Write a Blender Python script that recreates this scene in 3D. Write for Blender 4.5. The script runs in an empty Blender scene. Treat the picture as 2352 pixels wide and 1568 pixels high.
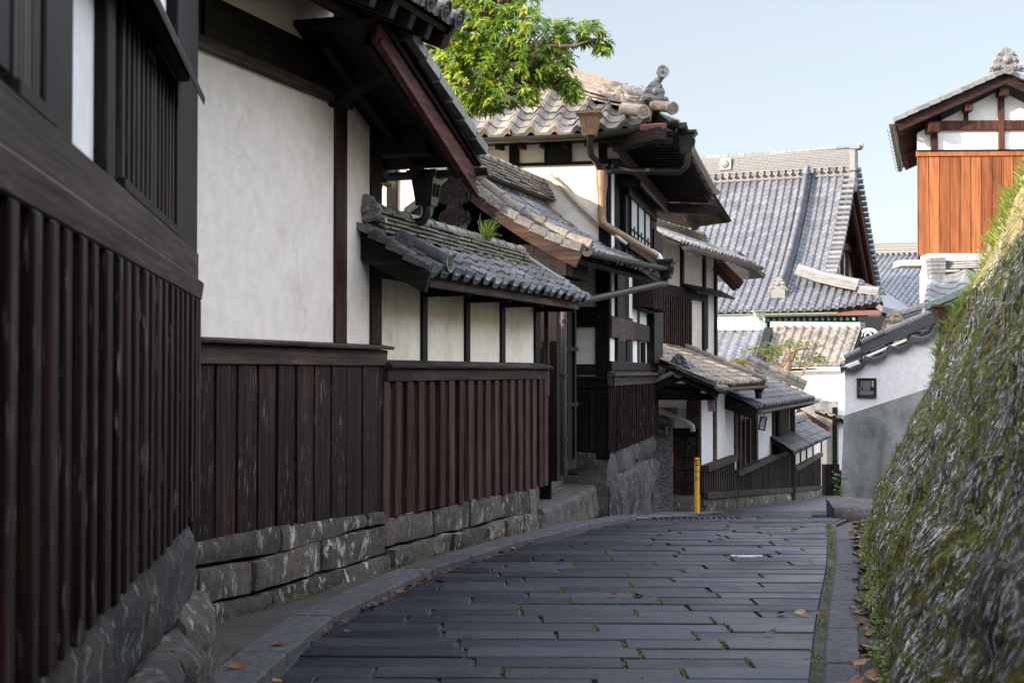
import bpy, math, random
from mathutils import Vector as V, Matrix, noise
random.seed(7)
C = bpy.context.scene.collection
R = random.uniform
# ---------------------------------------------------------------- camera
EYE = 1.55; F = 3267.0; HZ = 855.0          # focal length and horizon on a 2352 px wide picture
cam_d = bpy.data.cameras.new('camera'); cam = bpy.data.objects.new('camera', cam_d); C.objects.link(cam)
cam_d.sensor_width = 36; cam_d.lens = 36*F/2352
cam.location = (0, 0, EYE)
cam.rotation_euler = (math.radians(90)+math.atan((HZ-784)/F), 0, 0)
cam_d.clip_start = .1; cam_d.clip_end = 3000
cam_d.dof.use_dof = True; cam_d.dof.focus_distance = 14.0; cam_d.dof.aperture_fstop = 5.0
bpy.context.scene.camera = cam
# ---------------------------------------------------------------- sky and sun
SUN = V((-.85, -.43, .335)).normalized()
w = bpy.data.worlds.new('World'); bpy.context.scene.world = w; w.use_nodes = True
nt = w.node_tree; sky = nt.nodes.new('ShaderNodeTexSky'); sky.sky_type = 'NISHITA'; sky.sun_disc = False
sky.sun_elevation = math.asin(SUN.z); sky.sun_rotation = math.atan2(SUN.x, SUN.y)
sky.air_density = 1.0; sky.dust_density = 1.2; sky.ozone_density = 1.0
bg = nt.nodes['Background']; bg.inputs[1].default_value = .15
hs = nt.nodes.new('ShaderNodeHueSaturation'); hs.inputs['Saturation'].default_value = .9
gm = nt.nodes.new('ShaderNodeGamma'); gm.inputs[1].default_value = .45
sc_ = nt.nodes.new('ShaderNodeVectorMath'); sc_.operation = 'SCALE'; sc_.inputs['Scale'].default_value = 1.0
tcw = nt.nodes.new('ShaderNodeTexCoord'); sx = nt.nodes.new('ShaderNodeSeparateXYZ'); mr_ = nt.nodes.new('ShaderNodeMapRange')   # sky above the view brightened and warmed to fill the shaded street
nt.links.new(tcw.outputs['Generated'], sx.inputs[0]); nt.links.new(sx.outputs[2], mr_.inputs[0]); mr_.inputs[1].default_value = .26; mr_.inputs[2].default_value = .38; mr_.inputs[3].default_value = .93; mr_.inputs[4].default_value = 4.3
nt.links.new(mr_.outputs[0], sc_.inputs['Scale'])
nt.links.new(sky.outputs[0], gm.inputs[0]); nt.links.new(gm.outputs[0], hs.inputs['Color'])
nt.links.new(hs.outputs[0], sc_.inputs[0]); wr = nt.nodes.new('ShaderNodeMapRange'); nt.links.new(sx.outputs[2], wr.inputs[0]); wr.inputs[1].default_value = .2; wr.inputs[2].default_value = .5
wm = nt.nodes.new('ShaderNodeMix'); wm.data_type = 'RGBA'; wm.inputs[6].default_value = (1, 1, 1, 1); wm.inputs[7].default_value = (1.06, .96, .93, 1); nt.links.new(wr.outputs[0], wm.inputs[0])
ml = nt.nodes.new('ShaderNodeVectorMath'); ml.operation = 'MULTIPLY'; nt.links.new(sc_.outputs[0], ml.inputs[0]); nt.links.new(wm.outputs[2], ml.inputs[1])
nt.links.new(ml.outputs[0], bg.inputs[0])
sd = bpy.data.lights.new('sun', 'SUN'); sun = bpy.data.objects.new('sun', sd); C.objects.link(sun)
sd.energy = 3.2; sd.angle = math.radians(.5); sd.color = (1, .85, .68)
sun.rotation_euler = SUN.to_track_quat('Z', 'Y').to_euler(); sun.location = (-10, -6, 12)
vs = bpy.context.scene.view_settings
vs.view_transform = 'Standard'; vs.look = 'None'; vs.gamma = 1; vs.use_curve_mapping = False; vs.exposure = 1.78
bpy.context.scene.cycles.max_bounces = 8

# ---------------------------------------------------------------- picture <-> place measuring helpers
def P(u, v, Y): return V(((u-1176)/F*Y, Y, EYE+(HZ-v)/F*Y))
def lerp(pts, x):
    if x <= pts[0][0]:
        return pts[0][1]
    for (a, b), (c, d) in zip(pts, pts[1:]):
        if x <= c: return b+(d-b)*(x-a)/(c-a)
    return pts[-1][1]
ZG = [(10, 0), (13, -.04), (15, -.1), (19, -.4), (25.5, -.93), (40, -2.0), (47, -2.5), (60, -3.0)]
def zg(Y): return lerp(ZG, Y)
def G(u, v, off=0):
    Y = 8.0
    for _ in range(40):
        Y = .5*Y+.5*(EYE-zg(Y)-off)*F/(v-HZ)
    return V(((u-1176)/F*Y, Y, zg(Y)+off))

class Frame:
    """a wall line on the ground: s metres along it, o metres out of it, z up"""
    def __init__(f, ox, oy, dx, dy, flip=False):
        l = math.hypot(dx, dy); f.o = V((ox, oy, 0)); f.d = V((dx/l, dy/l, 0))
        f.n = V((dy/l, -dx/l, 0))*(-1 if flip else 1)
    def p(f, s, o, z): return f.o+f.d*s+f.n*o+V((0, 0, z))
    def s(f, u, o=0):
        k = (u-1176)/F; b = f.o+f.n*o
        return (k*b.y-b.x)/(f.d.x-k*f.d.y)
    def sY(f, Y, o=0): return (Y-f.o.y-f.n.y*o)/f.d.y
    def z(f, u, v, o=0):
        q = f.p(f.s(u, o), o, 0); return EYE+(HZ-v)/F*q.y

SPLIT = {'post', 'bracket', 'street_post', 'post', 'beam', 'belt_beam', 'gable_timber', 'reflective_band', 'eave_beam'}
# ---------------------------------------------------------------- mesh builder
class MB:
    def __init__(s): s.v = []; s.f = []; s.t = []; s.sm = []; s.parts = []
    def add(s, vs, fs, tint=None, smooth=False):
        n = len(s.v); s.parts.append((n, len(s.f))); s.v += [tuple(q) for q in vs]
        if tint is None: tint = random.random()
        for f in fs: s.f.append(tuple(n+i for i in f)); s.t.append(tint); s.sm.append(smooth)
    def hexa(s, q, tint=None):
        s.add(q, [(3, 2, 1, 0), (4, 5, 6, 7), (0, 1, 5, 4), (1, 2, 6, 5), (2, 3, 7, 6), (3, 0, 4, 7)], tint)
    def box(s, fr, s0, s1, o0, o1, z0, z1, tint=None, z0b=None, z1b=None):
        z0b = z0 if z0b is None else z0b; z1b = z1 if z1b is None else z1b
        s.hexa([fr.p(s0, o0, z0), fr.p(s1, o0, z0b), fr.p(s1, o1, z0b), fr.p(s0, o1, z0),
                fr.p(s0, o0, z1), fr.p(s1, o0, z1b), fr.p(s1, o1, z1b), fr.p(s0, o1, z1)], tint)
    def prof(s, fr, s0, s1, pts, tint=None):
        """(o, z) outline swept along the wall"""
        n = len(pts); vs = [fr.p(s0, o, z) for o, z in pts]+[fr.p(s1, o, z) for o, z in pts]
        s.add(vs, [tuple(range(n)), tuple(range(2*n-1, n-1, -1))]+[(i, i+n, (i+1) % n+n, (i+1) % n) for i in range(n)], tint)
    def beam(s, a, b, w, h, up=V((0, 0, 1)), tint=None, w2=None, h2=None):
        d = (b-a).normalized(); x = d.cross(up).normalized(); y = x.cross(d)
        q = []
        for c, ww, hh in ((a, w, h), (b, w2 or w, h2 or h)):
            q += [c-x*ww/2-y*hh/2, c+x*ww/2-y*hh/2, c+x*ww/2+y*hh/2, c-x*ww/2+y*hh/2]
        s.hexa(q, tint)
    def tube(s, pts, r, n=10, tint=None, cap=True, smooth=True):
        pts = [V(q) for q in pts]; rs = r if isinstance(r, (list, tuple)) else [r]*len(pts)
        vs = []; px = None
        for i, q in enumerate(pts):
            d = (pts[min(i+1, len(pts)-1)]-pts[max(i-1, 0)]).normalized()
            if px is None: px = d.orthogonal().normalized()
            x = (px-d*px.dot(d)).normalized(); px = x; y = d.cross(x)
            for k in range(n):
                a = 2*math.pi*k/n; vs.append(q+(x*math.cos(a)+y*math.sin(a))*rs[i])
        fs = [(i*n+k, i*n+(k+1) % n, (i+1)*n+(k+1) % n, (i+1)*n+k) for i in range(len(pts)-1) for k in range(n)]
        m = len(s.v)
        if tint is None: tint = random.random()
        s.add(vs, fs, tint, smooth)
        if cap:
            s.add(vs[:n], [tuple(range(n-1, -1, -1))], tint); s.add(vs[-n:], [tuple(range(n))], tint)
    def disc(s, c, nrm, r, th, n=16, tint=None, boss=True):
        """round end tile with a rim and a raised comma pattern"""
        nrm = nrm.normalized(); x = nrm.orthogonal().normalized(); y = nrm.cross(x)
        rings = [(-th, r), (0, r), (.0, r*.80), (-th*.35, r*.76), (-th*.35, r*.5)]
        vs = [c+nrm*a+(x*math.cos(2*math.pi*k/n)+y*math.sin(2*math.pi*k/n))*b for a, b in rings for k in range(n)]
        fs = [(i*n+k, i*n+(k+1) % n, (i+1)*n+(k+1) % n, (i+1)*n+k) for i in range(len(rings)-1) for k in range(n)]
        fs += [tuple(range(4*n, 5*n)), tuple(range(n-1, -1, -1))]
        s.add(vs, fs, tint)
        if boss:
            for j in range(3):
                pts = []
                for q in range(5):
                    a = j*2.094+q*.5; rr = r*(.1+.1*q); pts.append(c+nrm*(-th*.2)+(x*math.cos(a)+y*math.sin(a))*rr)
                s.tube(pts, [r*.13, r*.12, r*.09, r*.06, r*.03], 5, tint)
            for j in range(12):
                a = j*math.pi/6; q = c+(x*math.cos(a)+y*math.sin(a))*r*.64-nrm*th*.4
                s.tube([q, q+nrm*th*.35], r*.06, 5, tint)
    def blob(s, c, rx, ry, rz, ax=None, n=8, tint=None, jit=0):
        X, Y, Z = ax or (V((1, 0, 0)), V((0, 1, 0)), V((0, 0, 1)))
        vs = []; m = n//2+1
        for i in range(m+1):
            th = math.pi*i/m
            for k in range(n):
                a = 2*math.pi*k/n; j = 1+R(-jit, jit)
                vs.append(c+(X*math.cos(a)*math.sin(th)*rx+Y*math.sin(a)*math.sin(th)*ry+Z*math.cos(th)*rz)*j)
        s.add(vs, [(i*n+k, (i+1)*n+k, (i+1)*n+(k+1) % n, i*n+(k+1) % n) for i in range(m) for k in range(n)], tint, True)
    def build(s, name, mat, parent=None, bevel=0, label=None):
        if name in SPLIT and len(s.parts) > 1 and parent is not None:
            o = None; ends = s.parts[1:]+[(len(s.v), len(s.f))]
            for (v0, f0), (v1, f1) in zip(s.parts, ends):
                k = MB(); k.v = s.v[v0:v1]; k.f = [tuple(i-v0 for i in f) for f in s.f[f0:f1]]; k.t = s.t[f0:f1]; k.sm = s.sm[f0:f1]; o = k.build(name, mat, parent, bevel, label)
            return o
        me = bpy.data.meshes.new(name); off = V((0, 0, 0))
        if parent is not None:
            off = V(parent.get('_w', parent.location)) if '_w' in parent else parent.location.copy()
        base = off if parent is not None else V((0, 0, 0))
        me.from_pydata([tuple(V(q)-base) for q in s.v], [], s.f)
        a = me.attributes.new('tint', 'FLOAT', 'FACE'); a.data.foreach_set('value', s.t)
        me.polygons.foreach_set('use_smooth', s.sm)
        me.materials.append(mat); me.update()
        o = bpy.data.objects.new(name, me); C.objects.link(o)
        if parent is not None:
            o.parent = parent
            if parent.type != 'EMPTY': o.location = (0, 0, 0)
            o['_w'] = list(base)
        if bevel:
            b = o.modifiers.new('bevel', 'BEVEL'); b.width = bevel; b.segments = 1; b.limit_method = 'ANGLE'
        if label: o['label'] = label
        return o

def thing(name, label, cat, loc, group=None):
    o = bpy.data.objects.new(name, None); C.objects.link(o); o.location = loc; o.empty_display_size = .2
    o['label'] = label; o['category'] = cat
    if group: o['group'] = group
    return o
def tag(o, label, cat, group=None):
    o['label'] = label; o['category'] = cat
    if group: o['group'] = group
    return o

# ---------------------------------------------------------------- materials
def mat(name):
    m = bpy.data.materials.new(name); m.use_nodes = True; t = m.node_tree
    return m, t, t.nodes['Principled BSDF']
def nd(t, typ, ins=None, **kw):
    n = t.nodes.new('ShaderNode'+typ)
    for k, v in kw.items(): setattr(n, k, v)
    for k, v in (ins or {}).items():
        if isinstance(v, bpy.types.NodeSocket): t.links.new(v, n.inputs[k])
        else: n.inputs[k].default_value = v
    return n
def ramp(t, fac, stops):
    n = t.nodes.new('ShaderNodeValToRGB'); e = n.color_ramp.elements
    while len(e) < len(stops): e.new(.5)
    for q, (p, c) in zip(e, stops): q.position = p; q.color = (*c, 1) if len(c) == 3 else c
    t.links.new(fac, n.inputs[0]); return n.outputs[0]
def g(x): return (x, x, x)
def mixc(t, fac, a, b, mode='MIX'):
    n = nd(t, 'Mix', data_type='RGBA', blend_type=mode)
    for i, x in ((0, fac), (6, a), (7, b)):
        if isinstance(x, bpy.types.NodeSocket): t.links.new(x, n.inputs[i])
        elif i == 0: n.inputs[0].default_value = x
        else: n.inputs[i].default_value = (*x, 1) if len(x) == 3 else x
    return n.outputs[2]
def coords(t, scale=(1, 1, 1), rot=(0, 0, 0)):
    tc = nd(t, 'NewGeometry')
    return nd(t, 'Mapping', {'Vector': tc.outputs['Position'], 'Scale': scale, 'Rotation': rot}).outputs[0]
def tintn(t): return nd(t, 'Attribute', attribute_name='tint').outputs['Fac']
def noi(t, vec, s, det=5, rough=.6, dist=0):
    return nd(t, 'TexNoise', {'Vector': vec, 'Scale': s, 'Detail': det, 'Roughness': rough, 'Distortion': dist}).outputs[0]
def bump(t, b, h, st=.3, d=.01):
    n = nd(t, 'Bump', {'Height': h, 'Strength': st, 'Distance': d}); t.links.new(n.outputs[0], b.inputs['Normal'])
def mathn(t, op, a, b=None):
    n = nd(t, 'Math', operation=op)
    for i, x in ((0, a), (1, b)):
        if x is None: continue
        if isinstance(x, bpy.types.NodeSocket): t.links.new(x, n.inputs[i])
        else: n.inputs[i].default_value = x
    return n.outputs[0]

def wood(name, dark, mid, light, vertical=True, rough=.62, flecks=0.0, fcol=(.25, .2, .17)):
    m, t, b = mat(name)
    tn = tintn(t)
    ms = nd(t, 'NewGeometry').outputs['Position']
    off = nd(t, 'VectorMath', {0: ms}, operation='ADD')
    cx = nd(t, 'CombineXYZ', {0: mathn(t, 'MULTIPLY', tn, 37.0), 1: mathn(t, 'MULTIPLY', tn, 11.0), 2: mathn(t, 'MULTIPLY', tn, 23.0)})
    t.links.new(cx.outputs[0], off.inputs[1])
    sc = (26, 26, 1.3) if vertical else (1.4, 1.4, 34)
    mp = nd(t, 'Mapping', {'Vector': off.outputs[0], 'Scale': sc}).outputs[0]
    n1 = noi(t, mp, 1.0, 8, .65)
    n2 = noi(t, nd(t, 'Mapping', {'Vector': off.outputs[0], 'Scale': (3, 3, .9) if vertical else (1, 1, 3)}).outputs[0], 1.0, 3)
    c = ramp(t, n1, [(.3, dark), (.5, mid), (.75, light)])
    k = ramp(t, mathn(t, 'ADD', mathn(t, 'MULTIPLY', n2, .7), mathn(t, 'MULTIPLY', tn, .5)), [(.3, g(.45)), (.85, g(1.45))])
    c = mixc(t, 1.0, c, k, 'MULTIPLY')
    if flecks:
        fv = nd(t, 'Mapping', {'Vector': off.outputs[0], 'Scale': (60, 60, 7) if vertical else (5, 5, 60)}).outputs[0]
        f = noi(t, fv, 1, 3, .5)
        big = noi(t, nd(t, 'Mapping', {'Vector': off.outputs[0], 'Scale': (2, 2, .8)}).outputs[0], 1, 2)
        fa = mathn(t, 'MULTIPLY', ramp(t, f, [(.60, g(0)), (.70, g(1))]), ramp(t, big, [(.42, g(0)), (.62, g(1))]))
        c = mixc(t, mathn(t, 'MULTIPLY', fa, flecks), c, fcol)
    t.links.new(c, b.inputs['Base Color'])
    b.inputs['Roughness'].default_value = rough; b.inputs['Specular IOR Level'].default_value = .14
    bump(t, b, n1, .6, .008)
    return m
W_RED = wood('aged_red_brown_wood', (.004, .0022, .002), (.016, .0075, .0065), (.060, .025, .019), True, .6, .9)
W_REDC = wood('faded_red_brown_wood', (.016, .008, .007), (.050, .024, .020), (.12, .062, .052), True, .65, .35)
W_REDH = wood('aged_red_brown_rail', (.018, .011, .010), (.052, .032, .028), (.11, .072, .062), False, .65, .3)
W_DARK = wood('dark_wood_upright', (.003, .002, .002), (.008, .0055, .005), (.022, .015, .014), True, .6, .25)
W_DARKH = wood('dark_wood_beam', (.004, .003, .0025), (.011, .0075, .006), (.03, .021, .017), False, .6, .25)
W_GREY = wood('weathered_grey_wood', (.018, .013, .011), (.045, .033, .029), (.11, .085, .076), False, .75, .4)
W_BROWN = wood('warm_brown_wood', (.02, .009, .006), (.06, .024, .015), (.11, .05, .035), True, .55, .2)
W_BARGE = wood('red_brown_bargeboard', (.04, .018, .014), (.12, .044, .034), (.22, .10, .08), False, .6, .3)
W_LIGHT = wood('pale_pillar_wood', (.03, .018, .010), (.085, .052, .032), (.15, .10, .065), True, .6)
W_ORANGE = wood('orange_stained_boards', (.15, .048, .020), (.25, .090, .036), (.33, .13, .058), True, .55)
W_EAVE = wood('sunlit_eave_wood', (.012, .007, .006), (.03, .015, .011), (.075, .038, .027), False, .55)
W_LAT = wood('lattice_wood', (.012, .008, .007), (.035, .024, .021), (.085, .062, .056), True, .55, .3)

W_LAT2 = wood('brown_picket_wood', (.014, .010, .009), (.036, .025, .021), (.075, .055, .047), True, .65, .3)
def plaster(name, col=(.84, .80, .75), stain=.35, scol=(.30, .22, .14), s=1.2, lo=.52, hi=.75, streak=.5):
    m, t, b = mat(name)
    p = nd(t, 'NewGeometry').outputs['Position']
    a = noi(t, nd(t, 'Mapping', {'Vector': p, 'Scale': (s, s, s*streak)}).outputs[0], 1, 7, .62, .4)
    d = noi(t, p, 9, 6, .6); e = noi(t, nd(t, 'Mapping', {'Vector': p, 'Scale': (5, 5, 14)}).outputs[0], 1, 4, .7, 1.0)
    f = mathn(t, 'MULTIPLY', ramp(t, a, [(lo, g(0)), (hi, g(1))]), stain)
    c = mixc(t, f, col, scol)
    wv = nd(t, 'VectorMath', {0: p, 1: nd(t, 'TexNoise', {'Vector': p, 'Scale': 2.2, 'Detail': 5}).outputs[1]}, operation='ADD').outputs[0]
    ck = nd(t, 'TexVoronoi', {'Vector': wv, 'Scale': .55}, feature='DISTANCE_TO_EDGE').outputs[0]
    cm = mathn(t, 'MULTIPLY', ramp(t, ck, [(.001, g(1)), (.006, g(0))]), ramp(t, noi(t, p, .9, 2, .5), [(.48, g(0)), (.6, g(1))]))
    c = mixc(t, mathn(t, 'MULTIPLY', cm, .2), c, (.22, .17, .13))
    sc2 = noi(t, nd(t, 'Mapping', {'Vector': p, 'Scale': (9, 9, 1.1)}).outputs[0], 1, 6, .7, .6)
    c = mixc(t, mathn(t, 'MULTIPLY', ramp(t, sc2, [(.58, g(0)), (.74, g(1))]), stain*.35), c, scol)
    c = mixc(t, 1.0, c, ramp(t, d, [(.3, g(.88)), (.7, g(1.05))]), 'MULTIPLY')
    c = mixc(t, mathn(t, 'MULTIPLY', ramp(t, e, [(.62, g(0)), (.72, g(1))]), .06), c, (.35, .3, .25))
    t.links.new(c, b.inputs['Base Color']); b.inputs['Roughness'].default_value = .85
    bump(t, b, mathn(t, 'ADD', d, a), .25, .02)
    return m
PL = plaster('white_plaster', (.86, .765, .69), stain=.6, scol=(.48, .36, .25), s=.8, lo=.52, hi=.78, streak=.8)
PL_OLD = plaster('stained_plaster', (.94, .85, .71), .65, (.38, .28, .18), 2.3, .50, .80, .5)
PL_FRONT = plaster('warm_white_plaster', (.84, .78, .70), .5, (.42, .32, .22), 1.6, .45, .72, .8)
PL_CLEAN = plaster('clean_white_plaster', (.86, .84, .82), .12)
PL_GREY = plaster('grey_mortar', (.36, .37, .36), .9, (.10, .10, .09), 1.3, .38, .68, .6)
PL_DULL = plaster('dull_cream_wall', (.45, .42, .37), .5, (.25, .2, .15))
PL_GAB = plaster('far_white_plaster', (.80, .78, .75), .1)

def tile_mat(name, c0, c1, c2, rough=.42, warm=(.20, .155, .11), wa=.5, moss=0.0, line=1.0):
    m, t, b = mat(name)
    tn = tintn(t); p = nd(t, 'NewGeometry').outputs['Position']
    c = ramp(t, tn, [(0, c0), (.5, c1), (1, c2)])
    a = noi(t, p, 3.5, 6, .65, .3); s = noi(t, p, 22, 5, .6)
    c = mixc(t, mathn(t, 'MULTIPLY', ramp(t, a, [(.42, g(0)), (.68, g(1))]), wa), c, warm)
    c = mixc(t, 1.0, c, ramp(t, s, [(.3, g(.6)), (.7, g(1.35))]), 'MULTIPLY')
    sp = noi(t, p, 45, 3, .5)
    c = mixc(t, mathn(t, 'MULTIPLY', ramp(t, sp, [(.64, g(0)), (.70, g(1))]), .5*line), c, (.38, .37, .33))
    if moss:
        a2 = noi(t, p, 6, 5, .7)
        c = mixc(t, mathn(t, 'MULTIPLY', ramp(t, a2, [(.5, g(0)), (.62, g(1))]), moss), c, (.07, .08, .022))
    t.links.new(c, b.inputs['Base Color']); b.inputs['Roughness'].default_value = rough
    b.inputs['Specular IOR Level'].default_value = .5
    bump(t, b, s, .25, .006)
    return m
T_DARK = tile_mat('dark_slate_tile', (.035, .040, .048), (.07, .076, .088), (.15, .15, .155), .38, (.13, .105, .075), .5, .25)
T_WARM = tile_mat('weathered_warm_tile', (.10, .09, .08), (.19, .17, .15), (.33, .29, .25), .55, (.24, .17, .11), .5, .1)
T_BLUE = tile_mat('blue_grey_tile', (.09, .097, .115), (.125, .134, .155), (.165, .175, .195), .45, (.14, .13, .125), .3, line=.15)
T_RIDGE = tile_mat('pale_ridge_tile', (.135, .14, .15), (.175, .18, .19), (.22, .225, .235), .5, (.19, .18, .165), .3, line=.2)
T_GREY = tile_mat('mid_grey_tile', (.10, .105, .11), (.17, .175, .18), (.28, .275, .27), .42, (.24, .19, .14), .45, .12)
T_MOSS = tile_mat('mossy_ridge_tile', (.05, .048, .042), (.10, .094, .08), (.20, .18, .15), .6, (.16, .12, .07), .6, .6)
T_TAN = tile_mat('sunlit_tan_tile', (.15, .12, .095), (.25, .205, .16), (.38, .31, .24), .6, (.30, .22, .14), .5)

def stone_mat(name, c0, c1, lichen=.6, moss=.3, lc=(.36, .38, .36), ls=(16, 16, 8), warm=(.12, .085, .055), wa=.5, mossc=(.05, .055, .015)):
    m, t, b = mat(name); tn = tintn(t); p = nd(t, 'NewGeometry').outputs['Position']
    a = noi(t, p, 2.0, 6, .65); s = noi(t, p, 17, 8, .8); f = noi(t, p, 60, 3, .6)
    c = ramp(t, mathn(t, 'ADD', mathn(t, 'MULTIPLY', a, .7), mathn(t, 'MULTIPLY', tn, .3)), [(.3, c0), (.75, c1)])
    w_ = noi(t, p, 3.1, 4, .6, .5)
    c = mixc(t, mathn(t, 'MULTIPLY', ramp(t, w_, [(.5, g(0)), (.7, g(1))]), wa), c, warm)
    c = mixc(t, 1.0, c, ramp(t, s, [(.3, g(.35)), (.7, g(1.75))]), 'MULTIPLY')
    c = mixc(t, 1.0, c, ramp(t, f, [(.3, g(.75)), (.7, g(1.25))]), 'MULTIPLY')
    l = noi(t, nd(t, 'Mapping', {'Vector': p, 'Scale': ls}).outputs[0], 1, 5, .6, .2)
    lb = noi(t, p, 1.3, 3, .5)
    c = mixc(t, mathn(t, 'MULTIPLY', mathn(t, 'MULTIPLY', ramp(t, l, [(.56, g(0)), (.63, g(1))]), ramp(t, lb, [(.40, g(0)), (.55, g(1))])), lichen), c, lc)
    g2 = noi(t, p, 2.6, 5, .7, .3)
    c = mixc(t, mathn(t, 'MULTIPLY', ramp(t, g2, [(.52, g(0)), (.68, g(1))]), moss), c, mossc)
    t.links.new(c, b.inputs['Base Color']); b.inputs['Roughness'].default_value = .85
    bump(t, b, mathn(t, 'ADD', s, mathn(t, 'MULTIPLY', f, .4)), .9, .02)
    return m
ST = stone_mat('foundation_stone', (.030, .027, .024), (.125, .105, .083), .85, .55, wa=.7, lc=(.55, .58, .55))
ST_DARK = stone_mat('dark_boulder_stone', (.015, .0145, .014), (.085, .08, .074), .5, .2)
ST_BASE = stone_mat('dark_base_stone', (.012, .012, .013), (.075, .072, .072), .45, .08)
ST_STEP = stone_mat('step_stone', (.055, .048, .044), (.19, .165, .145), .15, .06)
ST_BLK = stone_mat('kerb_stone', (.045, .046, .051), (.095, .095, .10), .15, .12, wa=.25)

def simple(name, col, rough=.5, metal=0, nz=0, ns=20, emi=None):
    m, t, b = mat(name); b.inputs['Base Color'].default_value = (*col, 1)
    b.inputs['Roughness'].default_value = rough; b.inputs['Metallic'].default_value = metal
    if nz:
        n = noi(t, nd(t, 'NewGeometry').outputs['Position'], ns, 6, .65)
        c = mixc(t, 1.0, col, ramp(t, n, [(.3, g(1-nz)), (.7, g(1+nz))]), 'MULTIPLY')
        t.links.new(c, b.inputs['Base Color']); bump(t, b, n, .15, .004)
    return m
M_GUT = simple('dark_copper_gutter', (.035, .032, .026), .38, .3, .35)
M_GUTB = simple('brown_gutter', (.13, .085, .06), .45, .2, .25)
M_PIPE = simple('downpipe', (.24, .15, .085), .45, .1, .2)
M_PIPED = simple('dark_brown_downpipe', (.018, .011, .008), .5, .1, .3)
M_PIPEG = simple('grey_plastic_pipe', (.32, .30, .31), .4, 0, .1)
M_COP = simple('green_copper', (.22, .30, .24), .5, .2, .25)
M_GREEN = simple('jade_paint', (.10, .32, .26), .6, 0, .2)
M_REDP = simple('faded_red_paint', (.10, .032, .022), .6, 0, .3)
M_PAPER = simple('window_paper', (.50, .53, .53), .5, 0, .06, 6)
M_YEL = simple('yellow_paint', (.72, .36, .012), .35, 0, .12, 30)
M_YELD = simple('dull_yellow_band', (.45, .30, .02), .4, 0, .2, 30)
M_IRON = simple('dark_iron', (.02, .02, .02), .4, .6, .3)
M_STEEL = simple('worn_steel', (.36, .37, .39), .42, .5, .25, 40)
M_BLK = simple('gap_black', (.004, .004, .004), .8)
M_MIRR = simple('mirror_glass', (.6, .65, .7), .04, 1.0)
M_WHT = simple('white_paint', (.62, .62, .62), .6)
M_BLOB = simple('lime_mortar', (.50, .45, .38), .8, 0, .3, 14)
M_SIGN = simple('sign_panel_black', (.012, .011, .018), .3)
M_SIGNT = simple('sign_lettering', (.42, .42, .48), .6)
M_SIGNY = simple('sign_yellow', (.62, .56, .18), .5)
M_PINK = simple('plaque_pink_lettering', (.50, .22, .28), .6)
M_PLQ = simple('plaque_pale_board', (.36, .32, .36), .6, 0, .1)
# ---------------------------------------------------------------- shared builders
def tiles(mb, S, L, M, p=.27, c=.24, amp=.032, prof='wave', lift=.022, mask=None, lip=.05, caps=None, jit=.004, capdir=None, scale=1.0, flipx=False):
    """roof tiles as real overlapping pieces; S(a, b) gives point and outward normal, a along the eave, b up the slope"""
    nc = max(1, round(L/p)); nr = max(1, round(M/c)); p = L/nc; c = M/nr
    if prof == 'wave':
        xs = [0, .12, .25, .42, .6, .75, .88, 1.0]
        hf = lambda x: amp*(1.0*math.cos(2*math.pi*(x-.12)) + .35*math.cos(4*math.pi*(x-.12)))
    else:
        r = prof_r = amp
        xs = [0, .5-.5*r*2/p*.98-.001]; hs = [.012, 0]
        rr = r/p
        xs = [0, .5-rr-.001]+[.5-rr*math.cos(math.pi*k/6) for k in range(7)]+[.5+rr+.001, 1]
        hh = [-.01*1, 0]+[r*math.sin(math.pi*k/6)+.005 for k in range(7)]+[0, -.01]
        hd = dict(zip(xs, hh)); hf = lambda x: hd[x]
    K = len(xs)
    for i in range(nc):
        for j in range(nr):
            if mask and not mask((i+.5)*p, (j+.5)*c): continue
            ja, jb, jh = R(-jit, jit), R(-jit, jit)*2, R(-jit, jit)
            bot = []; top = []; lips = []
            for x in xs:
                a = (i+x)*p+ja; h = hf(x)
                q, n = S(a, j*c+jb); bot.append(q+n*(h+lift+jh)); 
                d = lip if j == 0 else lift
                lips.append(q+n*(h+lift+jh-d*(1 if prof != 'wave' else 1)))
                q, n = S(a, (j+1)*c+.015); top.append(q+n*(h+jh*.5))
            fs = [(k, k+1, K+k+1, K+k) for k in range(K-1)]+[(2*K+k, 2*K+k+1, k+1, k) for k in range(K-1)]
            fs += [(0, K, 2*K), (K-1, 3*K-1, 2*K-1)]
            mb.add(bot+top+lips, fs, None, False)
        if caps and (not mask or mask((i+.5)*p, c*.5)):
            q, n = S((i+.5)*p, 0); q2, _ = S((i+.5)*p, .3); d = (q-q2).normalized()
            mb.disc(q+n*(caps*.45)+d*.02, d, caps, .03, 12, None, scale < 1.5)

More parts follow.
